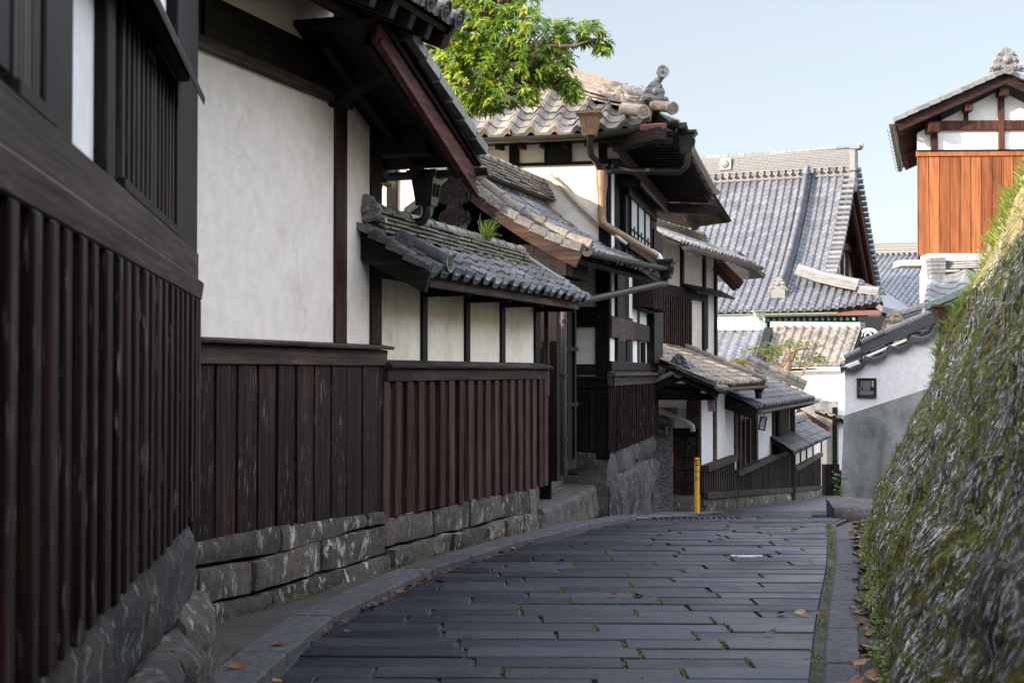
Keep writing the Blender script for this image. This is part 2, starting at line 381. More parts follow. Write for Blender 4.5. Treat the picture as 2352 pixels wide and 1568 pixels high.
def ridge(mb, A, B, w=.24, layers=3, th=.035, r=.075, seg=.28, sag=0, wave=0, capr=None):
    """stack of flat ridge tiles under a row of half-round ones"""
    d = (B-A); L = d.length; d = d/L; side = d.cross(V((0, 0, 1))).normalized(); up = side.cross(d).normalized()
    n = max(1, round(L/seg))
    f = lambda t: A+(B-A)*t-V((0, 0, 1))*sag*4*t*(1-t)
    for k in range(layers):
        ww = w*(1-.10*k)
        for i in range(n):
            t0 = (i+(.5 if k % 2 else 0))/n; t1 = min(1, t0+1/n)
            if k % 2 and i == 0: mb_seg = [(0, t0), (t0, t1)]
            else: mb_seg = [(t0, t1)]
            for a, b in mb_seg:
                if b-a < .01: continue
                z = up*(th*(k+.5)+R(-.004, .004)); s_ = side*R(-.008, .008)
                mb.beam(f(a)+z+s_, f(b)-d*.006+z+s_, ww+R(-.012, .012), th*.50, up)
        mb.beam(f(0)+up*th*(k+.5), f(1)+up*th*(k+.5), ww-.07, th*.98, up, .3)
    top = up*(th*layers)
    for i in range(n):
        a = f(i/n)+top; b = f((i+1)/n)+top
        mb.tube([a, b-d*.01], [r*1.0, r*.94], 10); mb.tube([b-d*.035, b+d*.01], [r*1.1, r*1.1], 10)

def onigawara(mb, c, nrm, s):
    """scrolled ridge-end tile: shoulders, curls, central boss"""
    nrm = nrm.normalized(); x = V((0, 0, 1)).cross(nrm).normalized(); up = V((0, 0, 1))
    T = .5
    out = [(-1, -.55), (-.95, -.3), (-.62, -.2), (-.72, .1), (-.6, .38), (-.38, .5), (-.3, .72), (0, .85), (.3, .72), (.38, .5), (.6, .38), (.72, .1), (.62, -.2), (.95, -.3), (1, -.55), (.4, -.42), (0, -.5), (-.4, -.42)]
    for th, sc, z in ((.30, 1.0, 0), (.42, .8, .02)):
        vs = [c+x*a*s*sc+up*b*s*sc-nrm*th*s*.5 for a, b in out]+[c+x*a*s*sc+up*b*s*sc+nrm*th*s*.5 for a, b in out]; n = len(out)
        mb.add(vs, [tuple(range(n-1, -1, -1)), tuple(range(n, 2*n))]+[(i, (i+1) % n, (i+1) % n+n, i+n) for i in range(n)], .5)
    ax = (x, up, nrm)
    mb.blob(c+nrm*s*.22+up*s*.12, s*.26, s*.26, s*.16, ax, 10, .3)
    for sg in (-1, 1):
        for (a, b, r) in ((.45, .1, .2), (.72, -.35, .17), (.32, .45, .16), (.5, -.28, .15)):
            q = c+x*sg*a*s+up*b*s+nrm*s*.2
            pts = [q+(x*sg*math.cos(k*.9)+up*math.sin(k*.9))*s*r*(1-.13*k) for k in range(7)]
            mb.tube(pts, [s*.07*(1-.08*k) for k in range(7)], 6, .6)
            mb.blob(q, s*r*.5, s*r*.5, s*.08, ax, 8, .4)

def battens(mb, fr, s0, s1, z0, z1, pitch=.27, bw=.04, bo=.03, board=.018, z0b=None, gap=.006):
    n = max(1, round((s1-s0)/pitch)); p = (s1-s0)/n; z0b = z0 if z0b is None else z0b
    for i in range(n):
        a = s0+i*p; b = a+p; za = z0+(z0b-z0)*i/n; zb = z0+(z0b-z0)*(i+1)/n; j = R(-.012, .012)
        o = board+R(-.003, .003)
        mb.box(fr, a+gap/2, b-gap/2, 0, o, za+j, z1, None, zb+j)
        jx = R(-.012, .012); tl = R(-.006, .006); w2_ = bw/2*R(.93, 1.05)
        mb.hexa([fr.p(a-w2_+jx+tl, o*.5, za+j*.8), fr.p(a+w2_+jx+tl, o*.5, za+j), fr.p(a+w2_+jx+tl, bo+o+R(-.003, .003), za+j), fr.p(a-w2_+jx+tl, bo+o+R(-.003, .003), za+j*.8), fr.p(a-w2_+jx-tl, o*.5, z1), fr.p(a+w2_+jx-tl, o*.5, z1), fr.p(a+w2_+jx-tl, bo+o+R(-.002, .002), z1), fr.p(a-w2_+jx-tl, bo+o, z1)])
    mb.box(fr, s1-bw, s1, .005, bo+board, z0b, z1)

def rough_block(mb, fr, s0, s1, o0, o1, z0, z1, z0b=None, z1b=None, amp=.03, res=.09, seed=0, rnd=.035, tint=None):
    """one hewn stone: gridded box with rounded, uneven faces"""
    z0b = z0 if z0b is None else z0b; z1b = z1 if z1b is None else z1b
    ns = max(2, int((s1-s0)/res)); nz = max(2, int((max(z1, z1b)-min(z0, z0b))/res)); no = 2
    def pt(a, o, z):
        zz0 = z0+(z0b-z0)*a; zz1 = z1+(z1b-z1)*a
        ea = min(a, 1-a)*(s1-s0); ez = min(z, 1-z)*(zz1-zz0); eo = (1-o)*(o1-o0)
        k = lambda e: max(0, 1-e/rnd)**2
        cut = rnd*(k(ea)*.8+k(ez)*.8)
        S_ = s0+(s1-s0)*a; Z_ = zz0+(zz1-zz0)*z; O_ = o0+(o1-o0)*o
        q = fr.p(S_, O_, Z_)
        nn = noise.noise(q*3.1+V((seed*7, 0, 0)))*amp+noise.noise(q*11)*amp*.45
        return fr.p(S_-(a-.5)*2*k(eo)*.012, O_+(nn-cut)*(o > .5), Z_+noise.noise(q*4+V((3, seed, 0)))*amp*.4*(0 if 0 < z < 1 else 1)-(z-.5)*2*k(eo)*.012)
    A = [i/ns for i in range(ns+1)]; Z = [i/nz for i in range(nz+1)]; O = [0, .5, 1]
    def grid(f, n, m, flip):
        vs = [f(i, j) for j in range(m+1) for i in range(n+1)]
        fs = [(j*(n+1)+i, j*(n+1)+i+1, (j+1)*(n+1)+i+1, (j+1)*(n+1)+i) for j in range(m) for i in range(n)]
        if flip: fs = [q[::-1] for q in fs]
        mb.add(vs, fs, tint, True)
    if tint is None: tint = random.random()
    grid(lambda i, j: pt(A[i], 1, Z[j]), ns, nz, False)
    grid(lambda i, j: pt(A[i], O[j], 1), ns, 2, True)
    grid(lambda i, j: pt(A[i], O[j], 0), ns, 2, False)
    grid(lambda i, j: pt(0, O[i], Z[j]), 2, nz, True)
    grid(lambda i, j: pt(1, O[i], Z[j]), 2, nz, False)

def solid(mb, fr, s0, s1, o0, o1, z0, z1, tint=.5): mb.box(fr, s0, s1, o0, o1, z0, z1, tint)
def gutter(mb, a, b, r=.06, n=8):
    d = (b-a).normalized(); x = d.cross(V((0, 0, 1))).normalized(); up = V((0, 0, 1))
    vs = []
    for q in (a, b):
        for k in range(n+1):
            t = math.pi*k/n; vs.append(q+x*math.cos(t)*r-up*math.sin(t)*r)
        for k in range(n, -1, -1):
            t = math.pi*k/n; vs.append(q+x*math.cos(t)*r*.9-up*math.sin(t)*r*.88)
    m = 2*(n+1)
    mb.add(vs, [(k, (k+1) % m, m+(k+1) % m, m+k) for k in range(m)]+[tuple(range(n, -1, -1)), tuple(range(m, m+n+1))], .5)
    L = (b-a).length
    for i in range(1, int(L/.55)+1):
        q = a+d*(i*.55)
        if (q-a).length < L-.05: mb.beam(q+x*r*1.02-up*.0, q-x*r*1.02-up*.0, .012, .012); mb.tube([q+x*r*.3-up*r*.95, q-x*r-up*r*1.5, q-x*r*1.6-up*r*1.1, q-x*r*1.7-up*r*.4], .007, 5, .3)
def rainhead(mb, c, s=.1, h=.2, fr=None):
    """tapered box on a moulded lip"""
    X = fr.d if fr else V((1, 0, 0)); Y = fr.n if fr else V((0, -1, 0)); Z = V((0, 0, 1))
    def rg(w, z): return [c+X*a*w+Y*b*w+Z*z for a, b in ((-1, -1), (1, -1), (1, 1), (-1, 1))]
    for (w0, z0, w1, z1) in ((s*1.25, h*.38, s*1.25, h*.5), (s*1.02, h*.28, s*1.15, h*.38), (s*.66, -h*.5, s*.95, h*.28)):
        mb.hexa(rg(w0, z0)+rg(w1, z1), .5)
    for a in (-1, 1): mb.beam(c+Y*s*.84-Z*h*.25+X*a*s*.35, c+Y*s*.96+Z*h*.12+X*a*s*.42, .015, .012)
def lattice(mb, fr, s0, s1, o0, o1, z0, z1, n, w=.03, rails=0):
    for i in range(n):
        c = s0+(s1-s0)*(i+.5)/n; mb.box(fr, c-w/2, c+w/2, o0, o1, z0, z1)
    for k in range(rails):
        z = z0+(z1-z0)*(k+1)/(rails+1); mb.box(fr, s0, s1, o0+.004, o1-.006, z-w*.6, z+w*.6)

def plane_S(O_, A_, B_):
    """flat slope: origin O_, along-eave unit A_, up-slope unit B_"""
    n = A_.cross(B_).normalized()
    if n.z < 0: n = -n
    return lambda a, b: (O_+A_*a+B_*b, n)
def slab(mb, O_, A_, B_, L, M, th=.06, drop=.02, tint=.3):
    n = A_.cross(B_).normalized()
    if n.z < 0: n = -n
    q = [O_-n*drop, O_+A_*L-n*drop, O_+A_*L+B_*M-n*drop, O_+B_*M-n*drop]
    mb.hexa([x-n*th for x in q]+q, tint)
# ================================================================ GROUND, ROAD, KERBS
def sheet(name, xs, ys, zf, m, attr='structure'):
    mb = MB(); vs = [V((x, y, zf(x, y))) for y in ys for x in xs]; n = len(xs)
    mb.add(vs, [(j*n+i, j*n+i+1, (j+1)*n+i+1, (j+1)*n+i) for j in range(len(ys)-1) for i in range(n-1)], .5, True)
    o = mb.build(name, m); o['kind'] = attr; return o
m, t, b = mat('bare_earth'); p = nd(t, 'NewGeometry').outputs['Position']
n1 = noi(t, p, 3, 7, .7); n2 = noi(t, p, 40, 4, .7)
c = ramp(t, n1, [(.3, (.03, .027, .024)), (.7, (.075, .066, .055))]); c = mixc(t, 1.0, c, ramp(t, n2, [(.3, g(.7)), (.7, g(1.3))]), 'MULTIPLY')
t.links.new(c, b.inputs['Base Color']); b.inputs['Roughness'].default_value = .9; bump(t, b, n2, .5, .01)
M_EARTH = m
m, t, b = mat('dark_asphalt'); p = nd(t, 'NewGeometry').outputs['Position']
n2 = noi(t, p, 60, 4, .7); c = ramp(t, n2, [(.3, (.03, .031, .035)), (.7, (.07, .072, .08))])
t.links.new(c, b.inputs['Base Color']); b.inputs['Roughness'].default_value = .6; bump(t, b, n2, .4, .006)
M_ASPH = m
sheet('ground', [-400, -60, -20, -8, -4, -2, 0, 2, 4, 6, 8, 12, 20, 60, 400], [-60, -20, -4]+[i*1.0 for i in range(0, 62)]+[80, 140, 300, 900],
      lambda x, y: zg(y)-.055, M_EARTH)
XL = [(G(u, v, .0).y, G(u, v, .0).x) for u, v in ((440, 1740), (620, 1568), (740, 1450), (870, 1385), (1000, 1320), (1200, 1254), (1330, 1224), (1465, 1191))]
XR = [(G(u, v).y, G(u, v).x) for u, v in ((1860, 1800), (1880, 1568), (1890, 1430), (1912, 1300), (1912, 1200))]
XL = [(0.0, XL[0][1]-.5)]+XL; XR = [(0.0, XR[0][1]-.55)]+XR
KE = XL[-1][0]
def xl(y): return lerp(XL, y) if y < KE else XL[-1][1]+(y-KE)*.30
def xr(y): return lerp(XR, y) if y < XR[-1][0] else XR[-1][1]+(y-XR[-1][0])*.30
# paving
m, t, b = mat('paving_stone'); tn = tintn(t); p = nd(t, 'NewGeometry').outputs['Position']
n1 = noi(t, p, 1.2, 5, .6); n2 = noi(t, nd(t, 'Mapping', {'Vector': p, 'Scale': (7, 40, 10)}).outputs[0], 1, 5, .65); n3 = noi(t, p, 120, 3, .7)
c = ramp(t, tn, [(0, (.006, .008, .013)), (.5, (.014, .0175, .026)), (1, (.032, .038, .052))])
c = mixc(t, 1.0, c, ramp(t, n1, [(.3, g(.5)), (.7, g(1.5))]), 'MULTIPLY'); c = mixc(t, 1.0, c, ramp(t, n2, [(.25, g(.72)), (.6, g(1.1))]), 'MULTIPLY')
c = mixc(t, 1.0, c, ramp(t, n3, [(.3, g(.55)), (.7, g(1.5))]), 'MULTIPLY')
dk = noi(t, nd(t, 'Mapping', {'Vector': p, 'Scale': (9, 30, 10)}).outputs[0], 1, 2, .5); c = mixc(t, mathn(t, 'MULTIPLY', ramp(t, dk, [(.66, g(0)), (.70, g(1))]), .5), c, (.012, .012, .014))
t.links.new(c, b.inputs['Base Color']); t.links.new(ramp(t, n1, [(.35, g(.30)), (.65, g(.62))]), b.inputs['Roughness'])
b.inputs['Specular IOR Level'].default_value = .22; bump(t, b, mathn(t, 'ADD', n3, n2), .6, .008)
M_PAVE = m
mb = MB(); y = 2.2; MOSS = []; MANH = G(1712, 1272)
while y < 27:
    d = R(.235, .285)
    if abs(y+d/2-MANH.y) < d/2: MROW = (y, d)
    x = xl(y+d/2)+R(-.0, .0); X1 = xr(y+d/2)-.045
    first = True
    while x < X1-.05:
        L = R(.5, 1.15) if not first else R(.2, 1.0); first = False
        x2 = min(x+L, X1)
        if X1-x2 < .25: x2 = X1
        gx = R(.014, .026); gy = R(.010, .019)
        if y < MANH.y < y+d:
            if x < MANH.x+.2 < x2 or x < MANH.x-.2 < x2 or (x > MANH.x-.2 and x2 < MANH.x+.2):
                pieces = [(x, MANH.x-.185), (MANH.x+.185, x2)]
            else: pieces = [(x, x2)]
        else: pieces = [(x, x2)]
        for (a, e) in pieces:
            if e-a < .06: continue
            lf_, rt_ = a < xl(y+d/2)+.01, e > X1-.001; sk = .03; z = R(-.005, .005); zz = lambda yy: zg(yy)+z
            y0, y1 = y+gy/2, y+d-gy/2; bv = .006; a2, e2 = a+gx/2, e-gx/2
            aa = (xl(y0-a2*sk)+.01, xl(y1-a2*sk)+.01) if lf_ else (a2, a2); ee = (xr(y0-e2*sk)-.055, xr(y1-e2*sk)-.055) if rt_ else (e2, e2)
            q = [V((aa[0], y0-a2*sk, zz(y0)-.04)), V((ee[0], y0-e2*sk, zz(y0)-.04)), V((ee[1], y1-e2*sk, zz(y1)-.04)), V((aa[1], y1-a2*sk, zz(y1)-.04))]
            r_ = [V((w_.x, w_.y, w_.z+.034)) for w_ in q]
            ins = [V((r_[i].x+(bv if i in (0, 3) else -bv), r_[i].y+(bv if i < 2 else -bv), r_[i].z+.006)) for i in range(4)]
            mb.add(q+r_+ins, [(0, 1, 5, 4), (1, 2, 6, 5), (2, 3, 7, 6), (3, 0, 4, 7), (4, 5, 9, 8), (5, 6, 10, 9), (6, 7, 11, 10), (7, 4, 8, 11), (8, 9, 10, 11)])
            MOSS.append((e, y, y+d, a))
        x = x2
    y += d
road = mb.build('road', M_PAVE); road['kind'] = 'structure'
ys = [i*.5 for i in range(0, 60)]
mb = MB()
vs = []
for yy in ys: vs += [V((xl(yy)-.02, yy, zg(yy)-.02)), V((xr(yy)+.03, yy, zg(yy)-.02))]
mb.add(vs, [(2*i, 2*i+1, 2*i+3, 2*i+2) for i in range(len(ys)-1)], .5)
o = mb.build('road_bed', M_EARTH); o['kind'] = 'structure'
mb = MB(); vs = []
ys = [25.5+i*.8 for i in range(0, 40)]
for yy in ys: vs += [V((2.6+.32*(yy-25.5), yy, zg(yy)-.012)), V((9.0+.32*(yy-25.5), yy, zg(yy)-.012))]
mb.add(vs, [(2*i, 2*i+1, 2*i+3, 2*i+2) for i in range(len(ys)-1)], .5, True)
o = mb.build('lane', M_ASPH); o['kind'] = 'structure'
# light paved apron in the alley on the left of the crest
mb = MB()
for j in range(9):
    for i in range(10):
        y0 = 19.4+j*.7; x0 = -.6+i*.42+(j % 2)*.2+(y0-19.4)*.30; 
        if x0+.4 > xl(y0+.2)+.25: continue
        q = [V((x0+.01, y0+.01, zg(y0)-.004)), V((x0+.40, y0+.01, zg(y0)-.004)), V((x0+.40+.2, y0+.69, zg(y0+.69)-.004)), V((x0+.01+.2, y0+.69, zg(y0+.69)-.004))]
        mb.add(q, [(0, 1, 2, 3)])
m_, t, b = mat('pale_worn_paving'); p = nd(t, 'NewGeometry').outputs['Position']; n2 = noi(t, p, 20, 5, .7)
t.links.new(ramp(t, n2, [(.3, (.10, .105, .12)), (.7, (.22, .23, .26))]), b.inputs['Base Color']); b.inputs['Roughness'].default_value = .5
o = mb.build('alley_paving', m_); o['kind'] = 'structure'

def kerb(name, fx, y0, y1, wd, h, side, lab):
    mb = MB(); y = y0
    while y < y1:
        L = R(.8, 1.2); ye = min(y+L, y1); xa, xb = fx(y), fx(ye-.008)
        q = [V((xa, y, zg(y)-.05)), V((xa+side*wd, y, zg(y)-.05)), V((xb+side*wd, ye-.008, zg(ye)-.05)), V((xb, ye-.008, zg(ye)-.05))]
        if side > 0: q = [q[0], q[1], q[2], q[3]]
        hh = h+R(-.004, .004)
        mb.hexa(q+[V((k.x, k.y, k.z+.05+hh)) for k in q]); y = ye
    o = mb.build(name, ST_BLK, None, .012); o['kind'] = 'structure'; return o
kerb('kerb', lambda y: xl(y)-.02, 2.0, KE, .27, .06, -1, '')
def xrk(y): return xr(y)+.02
kerb('kerb', xrk, 2.0, 15.0, .19, .03, 1, '')
# curved pale kerb end on the right
mb = MB(); c0 = G(1935, 1192); 
for k in range(9):
    a0, a1 = math.pi*.45+k*.17, math.pi*.45+(k+1)*.17-.01
    q = [V((c0.x+.75+r_*math.cos(a)*1.0, c0.y+1.9+r_*math.sin(a)*2.2-.6, 0)) for r_, a in ((.62, a0), (.8, a0), (.8, a1), (.62, a1))]
    q = [V((k2.x, k2.y, zg(k2.y)-.05)) for k2 in q]
    mb.hexa(q+[V((k2.x, k2.y, k2.z+.09)) for k2 in q])
o = mb.build('curved_kerb', ST_BLK, None, .01); o['kind'] = 'structure'
# verge sheets behind the kerbs
sheet('pavement', [0, 1], [2+i*.5 for i in range(30)], lambda x, y: 0, M_EARTH)
pv = bpy.data.objects['pavement']; 
for i, v_ in enumerate(pv.data.vertices):
    y = 2+(i//2)*.5; v_.co = (xl(y)-.27 if i % 2 else xl(y)-2.2, y, zg(y)+.045)
sheet('verge', [0, 1], [1+i*.5 for i in range(30)], lambda x, y: 0, M_EARTH)
pv = bpy.data.objects['verge']
for i, v_ in enumerate(pv.data.vertices):
    y = 1+(i//2)*.5; v_.co = (xr(y)+.9 if i % 2 else xr(y)+.19, y, zg(y)+.012)
# manhole cover set in a sunk frame
mh = thing('manhole_cover', 'round pale metal manhole cover in a square dark frame in the paving', 'manhole cover', (MANH.x, MROW[0]+MROW[1]/2, zg(MANH.y)))
c = V((MANH.x, MROW[0]+MROW[1]/2, zg(MANH.y))); FH = Frame(c.x, c.y, 1, -.03)
mb = MB(); d = MROW[1]/2-.006
mb.box(FH, -.178, .178, -d, d, c.z-.03, c.z-.010); mb.build('frame', M_EARTH, mh)
mb = MB(); n = 28; R0 = .105
ring = lambda r, z: [V((c.x+math.cos(2*math.pi*k/n)*r*1.35, c.y+math.sin(2*math.pi*k/n)*r*.98, z)) for k in range(n)]
vs = ring(R0, c.z-.01)+ring(R0, c.z-.002)+ring(R0*.86, c.z-.002)+ring(R0*.84, c.z-.005)
mb.add(vs, [(i*n+k, i*n+(k+1) % n, (i+1)*n+(k+1) % n, (i+1)*n+k) for i in range(3) for k in range(n)]+[tuple(range(3*n, 4*n))])
for k in range(18):
    a = k*math.pi/9; q = c+V((math.cos(a)*R0*.95, math.sin(a)*R0*.7, -.004)); mb.tube([q, q+V((0, 0, .004))], .008, 6)
mb.build('cover', M_STEEL, mh)
# ================================================================ LEFT: NEAR TOWNHOUSE
FA = Frame(-1.56, 6.9, -.126, 1)
A = thing('townhouse', 'dark timber house nearest the camera at the left edge, with slatted windows', 'house', FA.p(-2, -2, 0))
mb = MB(); solid(mb, FA, -11, -.02, -6, -.02, .95, 5.4); mb.build('wall', PL_CLEAN, A)
mb = MB()
for (u0, u1) in ((405, 437), (97, 168)):
    mb.box(FA, FA.s(u0+ (4 if u0 < 200 else 0), .03), FA.s(u1-4, .03) if u1 < 437 else 0, -.1, .03, 2.0, 5.3)
mb.box(FA, FA.s(243, .02), FA.s(262, .02), -.05, .02, 2.06, 2.9)
mb.box(FA, FA.s(318), FA.s(338), -.05, .03, 2.7, 5.6)
for s_ in (-5.2, -7, -9): mb.box(FA, s_-.09, s_+.09, -.05, .035, 2.0, 5.6)
mb.box(FA, -.14, 0, -6, -5.85, .7, 5.6); mb.box(FA, -.03, .012, -.2, .02, .8, 5.6); mb.build('post', W_DARK, A, .006)
# cap rail: sill beam, sloping board, drip face
mb = MB()
mb.prof(FA, -11, .02, [(-.02, 2.0), (.035, 2.0), (.035, 2.13), (-.02, 2.13)]); 
mb.build('sill_beam', W_GREY if False else W_REDH, A, .006)
mb = MB()
mb.prof(FA, -11, .03, [(-.02, 1.90), (.05, 1.90), (.062, 1.985), (.04, 1.998), (-.02, 2.0)]); mb.build('cap_rail', W_REDH, A, .006)
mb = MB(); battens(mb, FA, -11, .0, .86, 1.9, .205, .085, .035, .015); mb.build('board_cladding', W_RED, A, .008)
# lattice windows
for nm, u0, u1, n in (('window', 262, 398, 14), ('window', 6, 97, 9)):
    s0, s1 = (FA.s(u0), FA.s(u1)); 
    mb = MB(); mb.box(FA, s0, s1, -.03, -.005, 2.1, 2.88); wn = mb.build(nm, M_BLK, A)
    mb = MB(); mb.box(FA, s0, s1, -.02, .03, 2.78, 2.9); mb.box(FA, s0, s1, -.02, .032, 2.13, 2.17)
    mb.box(FA, (s0+s1)/2-.035, (s0+s1)/2+.035, -.02, .02, 2.17, 2.78); mb.build('frame', W_DARK, wn, .004)
    mb = MB(); lattice(mb, FA, s0, s1, -.015, .018, 2.17, 2.78, n, .045, 0); mb.build('lattice', W_LAT, wn, .004)
s0, s1 = -11, FA.s(70); mb = MB(); 
mb.box(FA, s0, FA.s(6)-.05, -.02, .02, 2.17, 3.2); mb.build('shutter', W_DARK, A)
# pent eave over the window
e1 = FA.sY(6.12)
mb = MB(); mb.prof(FA, -6.2, e1, [(0, 2.98), (.13, 2.70), (.135, 2.735), (0, 3.03)]); mb.prof(FA, -6.2, e1-.02, [(0, 2.80), (.07, 2.80), (.07, 2.87), (0, 2.93)])
mb.build('pent_eave', W_DARKH, A, .006)
# main roof (above the picture)
def gable_roof(parent, fr, s0, s1, oe, ob, ze, zr, m, verge=.15, tile=None, p=.3):
    om = (oe+ob)/2
    for side, o0 in ((1, oe), (-1, ob)):
        a = fr.p(s0 if side > 0 else s1, o0, ze); e = fr.p(s0 if side > 0 else s1, om, zr)
        Bv = (e-a); M_ = Bv.length; Bv.normalize(); Av = fr.d*side
        mb2 = MB(); slab(mb2, a, Av, Bv, s1-s0, M_, .08); mb2.build('roof_deck', W_DARKH, parent)
        mb2 = MB(); tiles(mb2, plane_S(a, Av, Bv), s1-s0, M_, p, .3); mb2.build('roof_tiles', m, parent)
    mb2 = MB(); ridge(mb2, fr.p(s0, om, zr+.02), fr.p(s1, om, zr+.02), .3, 4, .04, .09); mb2.build('roof_ridge', T_DARK, parent)
gable_roof(A, FA, -11, -.1, .75, -5.4, 5.3, 6.9, T_DARK, p=.45)
# rubble foundation of the near house
mb = MB()
mb.box(FA, -11, -.05, -6, -.06, -.1, .9)
s = -11
while s < -.1:
    L = R(.5, 1.0); e = min(s+L, 0)
    if e > -.3: e = 0
    rough_block(mb, FA, s, e-.01, -.3, .01, .42, .87, amp=.05, seed=s, rnd=.05)
    rough_block(mb, FA, s-.2, e-.22, -.3, .10, -.06, .42, amp=.09, seed=s+3, rnd=.07); s = e
mb.build('stone_foundation', ST_DARK, A)
mb = MB(); rough_block(mb, FA, -.55, .06, -.4, .14, -.08, .52, amp=.09, seed=5, rnd=.1)
mb.build('corner_stone', ST, A)
# ================================================================ LEFT: WHITE PLASTERED HOUSE
FB = Frame(-1.865, 8.51, .335, 1)
sE = FB.sY(11.02)
B = thing('plastered_house', 'house with the tall blank white plaster wall over dark boards', 'house', FB.p(1, -2, 0))
mb = MB(); solid(mb, FB, -3, sE-.02, -5, 0, .5, 4.5); mb.build('wall', PL, B)
sp1, sp2 = FB.s(765), FB.s(792); sp3, sp4 = FB.s(848), FB.s(868)
for a, e in ((sp1, sp2), (sp3, sE)):
    mb = MB(); mb.box(FB, a, e, -.1, .02, 1.76, 4.4); mb.build('post', W_BROWN if a == sp1 else W_RED, B, .006)
mb = MB(); mb.box(FB, FB.s(457), FB.s(478), -.1, .03, 3.55, 4.4); mb.box(FB, -2, FB.s(455), -.1, .012, 3.56, 4.4); mb.build('post', W_DARK, B, .005)
mb = MB(); mb.box(FB, FB.s(478), sp1-.003, -.05, .014, 3.56, 3.84); mb.build('lintel_board', W_DARKH, B, .004)
mb = MB(); mb.prof(FB, -2.4, sp2+.03, [(0, 3.48), (.05, 3.48), (.06, 3.545), (.045, 3.56), (0, 3.565)]); mb.build('lintel_trim', W_GREY, B, .003)
mb = MB(); mb.prof(FB, -2.4, FB.s(895, .07), [(0, 1.60), (.05, 1.60), (.055, 1.72), (0, 1.725)]); mb.build('rail', W_REDH, B, .005)
mb = MB()
a = -2.4; e = FB.s(905, .1)
while a < e-.05:
    x2 = min(a+R(.9, 1.3), e); mb.prof(FB, a, x2-.004, [(0, 1.765), (.0, 1.735), (.105, 1.722+R(-.004, .004)), (.11, 1.748)]); a = x2
mb.build('cap_board', W_GREY, B, .004)
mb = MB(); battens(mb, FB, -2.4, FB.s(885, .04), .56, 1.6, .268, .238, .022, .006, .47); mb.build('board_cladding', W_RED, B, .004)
# upper street eave: rafters, deck, tiles with round ends
sR = FB.sY(9.93, .9)
eo, ez, pit = .92, 3.98, .42
mb = MB()
slab(mb, FB.p(-3, eo, ez), FB.d, (FB.n*-1+V((0, 0, pit))).normalized(), sR+3, 2.6, .04, .03); mb.build('eave_deck', W_DARKH, B)
mb = MB(); s = sR-.06
while s > -3: mb.beam(FB.p(s, eo-.03, ez-.13), FB.p(s, -.6, ez-.13+(.6+eo)*pit), .08, .10); s -= .30
mb.beam(FB.p(-3, .45, ez-.0), FB.p(sR-.05, .45, ez-.0), .12, .14); mb.build('eave_rafters', W_DARKH, B, .004)
mb = MB(); tiles(mb, plane_S(FB.p(-3, eo+.05, ez), FB.d, (FB.n*-1+V((0, 0, pit))).normalized()), sR+3.08, 2.4, .26, .28, .06, 'round', caps=.075)
mb.build('eave_tiles', T_DARK, B)
mb = MB(); mb.beam(FB.p(sR-.02, eo, ez-.06), FB.p(sR-.02, -1.5, ez-.06+2.4*pit), .05, .2); mb.build('bargeboard', W_DARKH, B)
# lower gable-end slope running down along the street, barge facing the street
q0 = FB.p(FB.sY(9.75), .62, 3.93); sG0 = FB.sY(9.75); sG1 = FB.sY(11.25, .6)
drop = (3.90-3.22)/(sG1-sG0)
Sd = lambda a, b: (FB.p(sG1-b*.92, .66-a, 3.26+b*drop*.92+.04*(b/1.6-1)*(b/1.6)*0), V((FB.d.x*drop, FB.d.y*drop, 1)).normalized())
LB = (sG1-sG0)/.92
mb = MB(); a0 = FB.p(sG1, .64, 3.22); slab(mb, a0, FB.n*-1, (FB.d*-1+V((0, 0, drop))).normalized(), 4.2, LB*1.05, .04, 0); mb.build('roof_deck', W_DARKH, B)
mb = MB(); 
for k in range(12): mb.beam(FB.p(sG1-.03, .5-k*.32, 3.12), FB.p(sG0, .5-k*.32, 3.12+(sG1-sG0)*drop), .06, .09)
mb.box(FB, sE-.1, sE+.1, -3, .42, 3.22, 3.40); mb.build('rafters', W_DARKH, B, .004)
mb = MB(); tiles(mb, Sd, 4.2, LB, .26, .26); 
for k in range(6):
    c0, c1 = Sd(.0, k*.28)[0]+V((0, 0, .045)), Sd(.0, k*.28+.27)[0]+V((0, 0, .03)); mb.beam(c0+FB.n*.02, c1+FB.n*.02, .10, .075)
mb.build('roof_tiles', T_GREY, B)
# barge board: wide red plank with a moulded lower strip and upper strip
mb = MB(); z0, z1 = 3.89, 3.10
pa, pb = FB.p(sG0-.1, .60, 3.86), FB.p(sG1+.04, .60, 3.06)
mb.beam(pa, pb, .035, .22); mb.beam(pa+FB.n*.03-V((0, 0, .10)), pb+FB.n*.03-V((0, 0, .10)), .03, .05)
mb.build('bargeboard', W_BARGE, B, .004)
mb = MB(); mb.beam(pa+FB.n*.04+V((0, 0, .14)), pb+FB.n*.04+V((0, 0, .14)), .05, .035); mb.beam(pa+FB.n*.01+V((0, 0, .165)), pb+FB.n*.01+V((0, 0, .165)), .03, .06); mb.build('verge_board', W_DARKH, B, .003)
mb = MB(); sb = FB.sY(10.05, .3); mb.box(FB, sb-.02, sb+.18, -.1, .56, 3.70, 3.93); mb.prof(FB, sb, sb+.16, [(0, 3.45), (.35, 3.62), (.5, 3.66), (.5, 3.71), (0, 3.71)])
mb.box(FB, sE-.16, sE, 0, .5, 3.42, 3.58)
mb.build('bracket', W_DARKH, B, .006)
